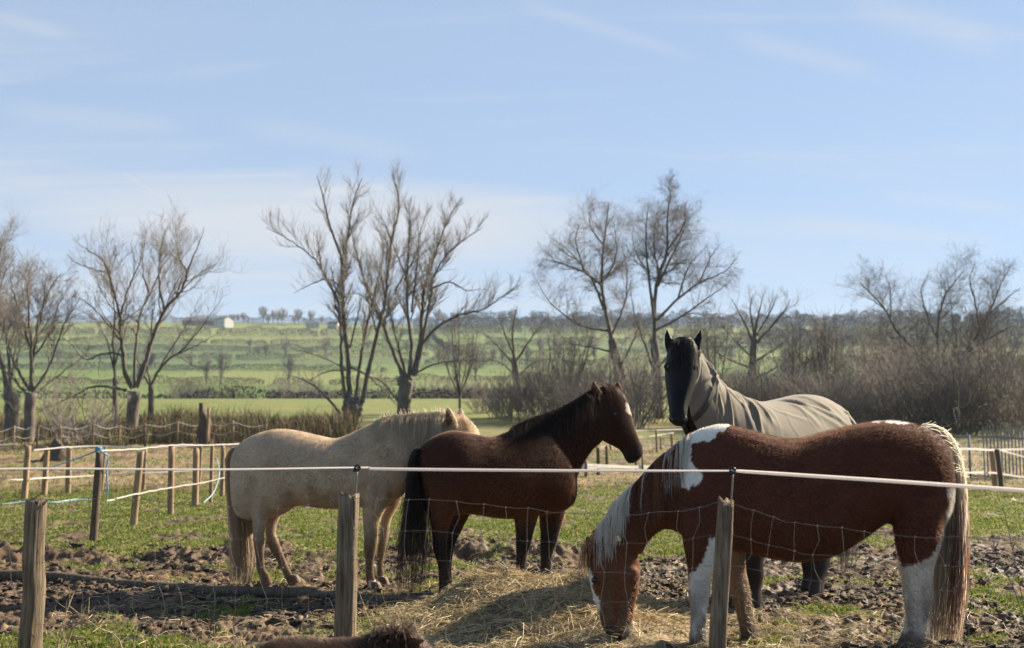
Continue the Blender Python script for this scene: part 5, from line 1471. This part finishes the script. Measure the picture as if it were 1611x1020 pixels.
W_TOP = k4((500, 92), (780, 92), (760, 122), (690, 122), (600, 112), (540, 108))
def col_pinto(B):
    n = fbm(B.V[:, 0] * 5, B.V[:, 2] * 5, B.V[:, 1] * 5, seed=6, oct=4)[:, None]
    red = np.array([.090, .032, .018]) * (.85 + .3 * n)
    c = mixc(red, np.array([.135, .050, .023]) * (.85 + .3 * n), (B.q[:, 0] < 1040)[:, None] * sstep(830, 900, B.q[:, 1])[:, None])
    c = mixc(c, np.array([.30, .20, .13]), sstep(865, 884, B.q[:, 1])[:, None] * ((B.q[:, 0] > 1310) & (B.q[:, 0] < 1392))[:, None] * .6)
    wh = np.array([.70, .66, .60]) * (.9 + .2 * n)
    for q, pl_ in enumerate((W_SH, W_CHIN, W_TOP)):
        c = np.where(inpoly(B.q, pl_, 2.0, 30 + q)[:, None], wh, c)
    c = np.where(inpoly(B.qr, W_BLZ, 1.2, 37)[:, None], wh, c)
    leg_near = (B.v < .02)
    c = np.where((inpoly(B.q, W_FL, 2.2, 40) & leg_near)[:, None], wh * .92, c)
    c = np.where((inpoly(B.q, W_HL, 3, 41))[:, None], wh * .76, c)
    fl = (B.q[:, 0] > 1120) & (B.q[:, 0] < 1220) & (B.v > .02) & (B.V[:, 2] < .75)
    c = np.where(fl[:, None], np.array([.21, .135, .085]) * (.6 + .8 * n), c)
    ml = (1 - zfade(B.V, .12, .62)) * sstep(.30, .60, fbm(B.V[:, 0] * 16, B.V[:, 2] * 7, B.V[:, 1] * 16, seed=8, oct=4))[:, None]
    c = mixc(c, np.array([.13, .095, .065]), ml * .8)
    c = mixc(c, np.array([.085, .063, .045]), (1 - zfade(B.V, .03, .16)) * .85)
    mz = inpoly(B.q, [(944, 985), (960, 975), (975, 985), (980, 1010), (950, 1012)], 2, 45); c = np.where(mz[:, None], np.array([.10, .06, .045]), c)
    nost = inpoly(B.q, [(948, 988), (953, 985), (957, 992), (953, 997)], .4, 46); c[nost] = (.02, .012, .01)
    return c
SQ = dict(
 trunk=[(1493, 718, 1491, 778, .06), (1483, 690, 1483, 822, .2), (1460, 671, 1465, 842, .27), (1430, 662, 1430, 846, .30), (1395, 659, 1393, 826, .31), (1350, 663, 1352, 852, .34), (1300, 674, 1303, 880, .37), (1250, 686, 1253, 888, .37), (1210, 680, 1210, 883, .34), (1170, 669, 1166, 873, .30), (1130, 663, 1122, 866, .26), (1096, 682, 1088, 858, .215), (1073, 735, 1067, 840, .15)],
 neck=[(1136, 664, 1078, 852, .2), (1100, 672, 1062, 840, .165), (1068, 695, 1050, 836, .135), (1030, 726, 1038, 838, .115), (998, 761, 1026, 848, .1), (966, 793, 1017, 860, .095), (946, 822, 1012, 874, .09)],
 head=[(938, 840, 1000, 862, .085), (925, 866, 1008, 890, .095), (922, 892, 1007, 915, .10), (927, 916, 1004, 932, .09), (932, 938, 1000, 952, .072), (939, 960, 997, 972, .06), (945, 982, 998, 987, .055), (953, 998, 994, 998, .05), (964, 1007, 984, 1006, .025)],
 ears=[[(924, 872, 944, 874, .026, -.075), (921, 862, 941, 862, .03, -.085), (920, 851, 933, 851, .022, -.09), (921, 843, 926, 843, .007, -.09)], [(934, 846, 948, 842, .024, .06), (931, 839, 943, 836, .02, .07), (930, 833, 937, 832, .008, .075)]],
 blobs=[(935, 913, .036, -.078), (990, 905, .075, -.045)],
 legs=[
  (-.15, [(1066, 800, 1150, 788, .13), (1072, 850, 1142, 845, .115), (1079, 885, 1127, 878, .09), (1082, 908, 1119, 905, .07), (1083, 935, 1117, 933, .064), (1086, 960, 1112, 960, .048), (1085, 985, 1112, 985, .048), (1083, 1005, 1113, 1003, .05), (1081, 1024, 1116, 1022, .06)]),
  (.15, [(1120, 800, 1176, 795, .12), (1136, 860, 1173, 858, .095), (1145, 890, 1172, 888, .075), (1148, 915, 1176, 912, .063), (1150, 938, 1181, 934, .06), (1157, 962, 1183, 958, .048), (1162, 985, 1189, 982, .05), (1165, 1000, 1194, 998, .055), (1164, 1011, 1197, 1010, .058)]),
  (-.16, [(1400, 785, 1487, 778, .16), (1406, 843, 1483, 841, .135), (1417, 888, 1470, 884, .095), (1420, 915, 1466, 915, .075), (1421, 938, 1467, 938, .066), (1424, 965, 1462, 962, .054), (1421, 988, 1458, 986, .053), (1414, 1005, 1453, 1003, .055), (1404, 1023, 1449, 1021, .065)]),
  (.16, [(1404, 795, 1470, 790, .14), (1410, 848, 1452, 846, .11), (1414, 890, 1447, 888, .08), (1420, 925, 1452, 925, .066), (1425, 960, 1452, 960, .05), (1428, 985, 1456, 985, .05), (1426, 1003, 1458, 1003, .058), (1422, 1010, 1458, 1010, .06)])])
B = horse("horse", "stocky chestnut and white pinto horse grazing with its head down at the straw", "horse", G(1430, 1018), G(1110, 1018), SQ, col_pinto, .013)
fur(B, B.root, 130000, lambda p, q: np.where((q[:, 0] < 1012) & (q[:, 1] > 840), .010, np.where(p[:, 2] > .7, .020, .022)), .0016, 31)
eye(B, 934.5, 913, .021)
# feathering on the legs
fur(B, B.root, 26000, lambda p, q: np.where(p[:, 2] < .48, .05 * sstep(.5, .1, p[:, 2]) + .018, 0.0), .0018, 33, .5, name="feathering_hair")
tb = TB()
CRST = [(1086, 681), (1068, 694), (1050, 709), (1030, 725), (998, 760), (966, 792), (944, 824)]
def mane_c(t, r):
    cl_ = float(vnoise(t * 46 + .15 * r.normal(), 0., seed=61))
    w = (t < .16 and cl_ > .30) or (.16 <= t < .34 and cl_ > .66) or (.34 <= t < .62 and cl_ > .80) or (t >= .66 and cl_ > .30)
    return mixc((.56, .51, .43), (.76, .72, .64), r.random()) if w else mixc((.10, .040, .022), (.24, .11, .06), r.random())
for t, p, r in crest_roots(B, CRST, 2400, 12, .018):
    ln = .14 + .22 * r.random() ** 1.5 + .16 * math.sin(math.pi * min(1, t * 1.1)) * vnoise(t * 18, 0., seed=5)
    fall(B, tb, p, [-.25 + 1.3 * (float(vnoise(t * 30, 0., seed=6)) - .5) + r.normal() * .08, -.8, .1], ln, 9, .0048, .007, mane_c(t, r), r, .34, .035)
V, F, C = tb.arrays(); part("mane", B.root, V, F, MATS["hair"], colors=C, smooth=False)
tb = TB()
for t, p, r in crest_roots(B, [(940, 832), (930, 846), (924, 860)], 170, 13, .05):
    fall(B, tb, p, [-.8, -.15 + r.normal() * .3, -.2], .16 + .12 * r.random(), 7, .006, .012, mixc((.20, .10, .055), (.42, .25, .14), r.random()), r, .42)
V, F, C = tb.arrays(); part("forelock", B.root, V, F, MATS["hair"], colors=C, smooth=False)
tb = TB(); pl = B.pl
cen = np.array([[*pl.pt(x, y, v), w] for x, y, v, w in [(1450, 674, 0, .025), (1473, 682, 0, .042), (1490, 706, 0, .055), (1499, 740, -.01, .058), (1500, 790, -.02, .075), (1497, 850, -.04, .095), (1494, 910, -.05, .105), (1489, 970, -.05, .10), (1484, 1014, -.05, .085)]])
def tail_c(q, ox, r):
    cream = mixc((.52, .44, .31), (.78, .70, .55), r.random()); grey = mixc((.22, .17, .135), (.40, .33, .26), r.random())
    red = mixc((.085, .030, .018), (.20, .075, .04), r.random()); low = mixc((.12, .07, .045), (.24, .16, .11), r.random())
    t = q[:, 1][:, None]
    s_ = ox
    a = cream if s_ > -.35 else mixc(cream, grey, .5)
    b_ = red if s_ > -.15 else grey
    if r.random() < .22: b_ = cream
    m = sstep(740, 850 + 30 * r.normal(), t)
    c = a * (1 - m) + np.asarray(b_) * m
    m = sstep(930, 1010, t) * .6
    return c * (1 - m) + low * m
hank(tb, cen, 900, 14, tail_c, .0055, 14, .28, .010, .7, pl.n)
r = np.random.default_rng(15)
for q in range(430):        # short flaring hair at the top of the dock
    x, y = resample(np.array([(1446, 671), (1462, 674), (1480, 688), (1494, 716), (1499, 750)]), 50)[r.integers(0, 50)]
    p = pl.pt(x, y, r.normal() * .03); d = np.array([.55 + .3 * r.random(), r.normal() * .35,   .22 * r.normal() - .05]); d /= np.linalg.norm(d)
    k_ = .35 + .5 * r.random(); pts = [p, p + d * .05 * k_, p + d * .095 * k_ + np.array([0, 0, -.008]), p + d * .13 * k_ + np.array([0, 0, -.05 * r.random()])]
    tb.ribbon(pts, np.array([.0045, .004, .003, .0012]), np.cross(d, [0.2, 1, .1]), mixc((.58, .50, .37), (.82, .76, .62), r.random()))
V, F, C = tb.arrays(); part("tail", B.root, V, F, MATS["hair"], colors=C, smooth=False)

# ---------------- black horse in its rug
def col_black(B):
    n = fbm(B.V[:, 0] * 6, B.V[:, 2] * 6, B.V[:, 1] * 6, seed=16, oct=3)[:, None]
    c = np.array([.009, .008, .009]) * (.7 + .6 * n)
    c = mixc(c, np.array([.030, .021, .018]), (B.V[:, 2] < 1.0)[:, None] * .6)
    return mixc(c, np.array([.085, .066, .050]), (1 - zfade(B.V, .08, .30)) * .35)
hn, fr = G(1287, 935), G(1166, 957)
def hd_(xl, yl, xr, yr, hw, d): return dict(a=(xl, yl), b=(xr, yr), hw=hw, d=d)
SK = dict(
 trunk=[(1328, 690, 1328, 750, .08), (1322, 659, 1322, 785, .22), (1305, 639, 1305, 800, .28), (1285, 627, 1285, 800, .30), (1255, 625, 1255, 802, .30), (1225, 630, 1225, 806, .32), (1200, 635, 1200, 810, .32), (1178, 631, 1178, 812, .30), (1158, 623, 1158, 815, .26), (1136, 640, 1136, 810, .21), (1118, 690, 1119, 790, .11)],
 neck=[(1160, 623, 1116, 770, .2), (1141, 613, 1101, 722, .15), (1123, 598, 1088, 675, .115), (1106, 573, 1077, 640, .095), (1093, 552, 1070, 612, .085)],
 head=[hd_(1060, 534, 1089, 534, .07, 8.24), hd_(1051, 549, 1096, 549, .11, 8.22), hd_(1046, 572, 1098, 573, .14, 8.20), hd_(1046, 594, 1096, 596, .14, 8.17), hd_(1049, 617, 1090, 619, .115, 8.12), hd_(1052, 640, 1083, 641, .09, 8.06), hd_(1053, 654, 1081, 655, .08, 8.03), hd_(1056, 665, 1079, 666, .06, 8.02), hd_(1063, 671, 1073, 671, .02, 8.02)],
 ears=[[hd_(1047, 552, 1066, 548, .022, 8.22), hd_(1045, 541, 1062, 540, .024, 8.22), hd_(1045, 529, 1056, 530, .018, 8.22), hd_(1048, 517, 1051, 517, .006, 8.22)], [hd_(1083, 548, 1102, 553, .022, 8.22), hd_(1087, 540, 1103, 542, .024, 8.22), hd_(1094, 530, 1105, 532, .018, 8.22), hd_(1101, 518, 1104, 518, .006, 8.22)]],
 blobs=[(1050, 577, .030, 0, 8.14), (1094, 578, .030, 0, 8.14), (1058, 660, .03, 0, 7.99), (1076, 660, .03, 0, 7.99)],
 legs=[
  (-.15, [(1165, 790, 1215, 790, .12), (1171, 830, 1210, 830, .10), (1174, 878, 1199, 878, .066), (1177, 905, 1199, 905, .056), (1180, 925, 1196, 925, .040), (1180, 940, 1198, 940, .044), (1178, 958, 1203, 958, .055)]),
  (.15, [(1120, 790, 1166, 790, .12), (1125, 830, 1156, 830, .09), (1130, 878, 1151, 878, .06), (1131, 903, 1150, 903, .052), (1133, 922, 1147, 922, .039), (1130, 944, 1150, 944, .05)]),
  (-.15, [(1268, 780, 1342, 780, .15), (1280, 830, 1322, 830, .1), (1280, 868, 1306, 866, .068), (1278, 889, 1303, 887, .058), (1278, 910, 1296, 910, .042), (1275, 926, 1295, 926, .046), (1271, 944, 1297, 944, .055)]),
  (.15, [(1262, 780, 1312, 780, .14), (1265, 830, 1293, 830, .09), (1262, 868, 1283, 866, .062), (1263, 889, 1281, 887, .053), (1265, 905, 1279, 905, .041), (1262, 918, 1280, 918, .044), (1258, 928, 1282, 928, .05)])])
B = horse("horse", "tall black horse wearing a pale rug, facing forward behind the pinto's back", "horse", hn, fr, SK, col_black, .0115, coat="sleek", smooth_it=4)
eye(B, 1051, 577, .018); eye(B, 1094, 578, .018)
for x in (1057.5, 1077):
    h = surf(B, x, 660)
    if h: V, F, T = blob(h[0] + h[1] * -.004, .013, (1, .8, 1.5)); part("nostril", B.root, V, [F, T], MATS["eye"], loc=h[0])
tb = TB()
for t, p, r in crest_roots(B, [(1062, 536), (1075, 532), (1088, 536)], 10, 17, .03): pass
r = np.random.default_rng(17)
for q in range(240):
    p = P(r.uniform(1059, 1092), r.uniform(533, 541), 8.18 - .04 * r.random())
    fall(B, tb, p, [r.normal() * .25, -.8, .2], .10 + .16 * r.random(), 7, .006, .008, mixc((.012, .011, .012), (.05, .045, .045), r.random()), r, .45, .08)
V, F, C = tb.arrays(); part("forelock", B.root, V, F, MATS["hair"], colors=C, smooth=False)
tb = TB(); pl = B.pl
cen = np.array([[*pl.pt(x, y, v), w] for x, y, v, w in [(1331, 662, 0, .03), (1338, 700, 0, .06), (1338, 780, 0, .08), (1334, 850, 0, .085), (1330, 905, 0, .07)]])
hank(tb, cen, 240, 18, lambda q, ox, r: mixc((.02, .016, .015), (.14, .09, .06), r.random() * sstep(800, 900, q[:, 1].mean())), .006, frizz=.015, nrm=pl.n)
V, F, C = tb.arrays(); part("tail", B.root, V, F, MATS["hair"], colors=C, smooth=False)
# the rug: its own cloth, cut a hand wider than the horse and hanging in folds
m, N, L, b = mat("rug_cloth")
v = objcoord(N, L); f = noise_fac(N, L, 180, 2, v)
f2 = noise_fac(N, L, 3, 4, v)
L.new(ramp(N, L, f2, [(.3, (.20, .172, .128)), (.7, (.29, .25, .19))]), b.inputs['Base Color'])
b.inputs['Roughness'].default_value = .78; b.inputs['Specular IOR Level'].default_value = .2
b.inputs['Sheen Weight'].default_value = .3
bump(N, L, b, f, .25, .002)
t_ = N.new("ShaderNodeBsdfTranslucent"); t_.inputs[0].default_value = (.36, .31, .22, 1)
mx = N.new("ShaderNodeMixShader"); mx.inputs[0].default_value = .30
L.new(b.outputs[0], mx.inputs[1]); L.new(t_.outputs[0], mx.inputs[2]); L.new(mx.outputs[0], N["Material Output"].inputs[0])
MATS["rug"] = m
MATS["rug_trim"] = flat_mat("rug_trim", (.05, .042, .036), .7)
def rug(B):
    pl = B.pl
    rg = [(1090, 545, 1068, 628, .085), (1098, 553, 1074, 640, .10), (1110, 572, 1076, 662, .125), (1125, 595, 1088, 690, .14), (1142, 611, 1102, 735, .18), (1159, 621, 1130, 790, .255), (1178, 629, 1172, 812, .305), (1200, 633, 1200, 812, .335), (1228, 628, 1228, 810, .335), (1256, 622, 1256, 806, .32), (1285, 624, 1285, 804, .32), (1307, 636, 1307, 804, .30), (1325, 655, 1325, 800, .245), (1333, 676, 1333, 790, .18)]
    R7 = np.array([ring(pl, r) for r in rg]); n = 260; Q = resample(R7, n)
    C, U, hw = Q[:, :3], Q[:, 3:6], Q[:, 6]
    T = np.gradient(C, axis=0); S = np.cross(T, U); S /= np.linalg.norm(S, axis=1, keepdims=True)
    for i in range(1, n):
        if S[i] @ S[i - 1] < 0: S[i] *= -1
    if S[n // 2] @ pl.n > 0: S = -S                       # +S towards the near side
    m_ = 150; th = np.linspace(R(-62), R(242), m_)          # over the back, open below
    ct, st_ = np.cos(th), np.sin(th)
    V = C[:, None] + S[:, None] * (hw[:, None] * ct[None])[..., None] * (1 - .10 * st_)[None, :, None] + U[:, None] * st_[None, :, None] * 1.0
    Nn = S[:, None] * ct[None, :, None] + (U / np.linalg.norm(U, axis=1, keepdims=True))[:, None] * st_[None, :, None]
    s_ = np.linspace(0, 1, n)[:, None] * np.ones((1, m_)); tt = np.ones((n, 1)) * th[None]
    # folds: fan out from the withers and from the croup, sag down the flank
    u_ = s_ * 12; w_ = (tt - R(90)) * 2.2
    side = sstep(0.10, .9, np.abs(tt - R(90)))
    def ridge(a, sc_, seed, sharp):
        v = vnoise(a, a * 0 + seed, seed=seed); return (1 - np.abs(2 * v - 1)) ** sharp
    dirn = np.where(tt < R(90), 1, -1)
    sway = 2.6 * (fbm(u_ * .45, w_ * .7, seed=24, oct=3) - .5)
    f1 = ridge(u_ * 1.55 - .75 * np.abs(w_) + sway * 1.5, 1, 21, 8)
    f2 = ridge(u_ * 1.7 + .45 * np.abs(w_) + 3 + sway * 1.8, 1, 22, 10)
    f3 = ridge(u_ * 3.0 - .3 * np.abs(w_) + 7 + sway, 1, 23, 4)
    msk = sstep(.40, .62, fbm(u_ * .45, w_ * .5 + dirn, seed=25, oct=2))
    rf = np.random.default_rng(77); disp = 0 * s_ + .006
    for q in range(64):                     # each fold is a soft crease with its own run
        nk = q < 22; a0 = rf.uniform(.02, .30) if nk else rf.uniform(.30, .97)
        sg = 1 if q % 2 else -1
        h0 = rf.uniform(.05, .55); h1 = h0 + rf.uniform(.45, 1.3)        # how far over the back the fold runs, in radians from the spine
        sl = rf.uniform(.02, .14) * (1 if rf.random() < .78 else -1); cv = rf.normal() * .04
        w = rf.uniform(.0045, .010); am = rf.uniform(.006, .018)
        hh = (R(90) - tt) * sg; f = np.clip((hh - h0) / (h1 - h0), -.2, 1.2)
        cen = a0 + sl * f + cv * f * f
        along = sstep(-.1, .22, f) * sstep(1.12, .75, f) * (hh > 0)
        dist = (s_ - cen) / (w * (1 + .6 * np.clip(f, 0, 1)))
        disp = disp + am * along * np.exp(-dist ** 2) - am * .35 * along * np.exp(-((dist - 2.0) / 1.4) ** 2)
    disp += .004 * f3 * side
    disp += .012 * (fbm(u_ * .8, w_ * .8, seed=26, oct=2) - .5) * side
    disp += .02 * np.exp(-s_ / .02) * side + .012 * np.exp(-((s_ - .40) / .012) ** 2) * side       # flared front edge; shoulder seam
    V = V + Nn * disp[..., None]
    V[..., 2] -= .03 * side * np.exp(-s_ / .05)
    Vi = V - Nn * .006
    i = np.arange(n - 1)[:, None] * m_; j = np.arange(m_ - 1)[None]
    Q4 = np.stack([i + j, i + j + 1, i + m_ + j + 1, i + m_ + j], -1).reshape(-1, 4)
    o_ = n * m_; Qi = Q4[:, ::-1] + o_
    edge = []
    ids = np.arange(n * m_).reshape(n, m_)
    for line in (ids[0], ids[-1], ids[:, 0], ids[:, -1]):
        edge.append(np.stack([line[:-1], line[1:], line[1:] + o_, line[:-1] + o_], -1))
    ru = part("rug", B.root, np.vstack([V.reshape(-1, 3), Vi.reshape(-1, 3)]), [Q4, Qi] + edge, MATS["rug"], label="pale beige rug hanging in folds")
    # breast strap across the neck
    k = 55; tb = TB()
    for dz in (0,):
        i0 = int(n * .175); pth = V[i0, 4:m_ - 4] + Nn[i0, 4:m_ - 4] * .012
    row = [V[int(n * (.16 + .02 * abs(math.sin(a)))), j_] + Nn[int(n * .17), j_] * .012 for j_, a in zip(range(0, 46), np.linspace(0, 1.4, 46))]
    tb.ribbon(row, .05, (U[int(n * .17)] * 0 + T[int(n * .17)] / np.linalg.norm(T[int(n * .17)])))
    Vv, F, _ = tb.arrays(); part("strap", ru, Vv, F, MATS["rug_trim"])
rug(B)

# ---------------- small dark pony close to the fence
def col_pony(B):
    n = fbm(B.V[:, 0] * 9, B.V[:, 2] * 9, B.V[:, 1] * 9, seed=26, oct=4)[:, None]
    return mixc((.035, .022, .017), (.105, .068, .050), n)
Yp = 4.7
ph, pf = np.array([-1.0, Yp, 0]), np.array([-.58, Yp, 0])
SS = dict(
 trunk=[(392, 1045, 392, 1075, .04), (400, 1024, 402, 1120, .12), (430, 1007, 432, 1135, .165), (470, 1004, 472, 1130, .18), (515, 1008, 516, 1138, .185), (555, 1005, 556, 1140, .165), (585, 1005, 582, 1130, .13), (606, 1030, 602, 1095, .06)],
 neck=[(560, 1004, 585, 1100, .12), (590, 1000, 612, 1075, .095), (615, 1000, 632, 1050, .08), (635, 999, 645, 1042, .07)],
 head=[(618, 996, 622, 1046, .065), (645, 996, 640, 1052, .075, .02), (660, 1012, 655, 1058, .07, .06), (670, 1030, 662, 1066, .055, .10), (676, 1048, 666, 1074, .045, .14), (674, 1062, 668, 1078, .025, .17)],
 ears=[[(643, 1003, 648, 1022, .016, -.05), (656, 1003, 659, 1016, .018, -.06), (668, 1004, 669, 1010, .006, -.065)], [(640, 992, 650, 1004, .016, .05), (648, 987, 655, 994, .014, .055), (655, 984, 657, 987, .005, .055)]],
 legs=[(v, [(x - 24, 1110, x + 24, 1108, .07), (x - 16, 1140, x + 16, 1140, .05), (x - 10, 1165, x + 10, 1165, .032), (x - 8, 1180, x + 8, 1180, .024), (x - 9, 1195, x + 9, 1195, .03)]) for v, x in ((-.08, 425), (.08, 430), (-.08, 572), (.08, 580))])
B = horse("pony", "small shaggy dark brown pony below the brown post, only its back in view", "pony", ph, pf, SS, col_pony, .010)
fur(B, B.root, 60000, lambda p, q: np.full(len(p), .034), .0012, 51, .55)
tb = TB(); r = np.random.default_rng(52)
for t, p, r in crest_roots(B, [(585, 1002), (605, 997), (625, 995), (645, 996)], 460, 19, .03):
    d = r.normal(size=3) * .6; d[2] = abs(d[2]) * .7 + .25
    fall(B, tb, p, d, .05 + .07 * r.random(), 7, .0045, .006, mixc((.025, .016, .013), (.10, .062, .044), r.random()), r, .18, .30)
V, F, C = tb.arrays(); part("mane", B.root, V, F, MATS["hair"], colors=C, smooth=False)

# ------------------------------------------------------------------ air
tb = TB(); tb.box((0, 0, 84.0), (1560, 1560, 86.0)); V, F, _ = tb.arrays()
m = bpy.data.materials.new("air"); m.use_nodes = True; N, L = m.node_tree.nodes, m.node_tree.links
N.clear(); o_ = N.new("ShaderNodeOutputMaterial"); pv = N.new("ShaderNodeVolumePrincipled")
pv.inputs['Color'].default_value = (.72, .85, 1.0, 1); pv.inputs['Density'].default_value = .00014
pv.inputs['Anisotropy'].default_value = .0
L.new(pv.outputs[0], o_.inputs['Volume'])
solo("haze", V, F, m, kind="stuff", label="thin pale haze over the valley and the far hillside", smooth=False)
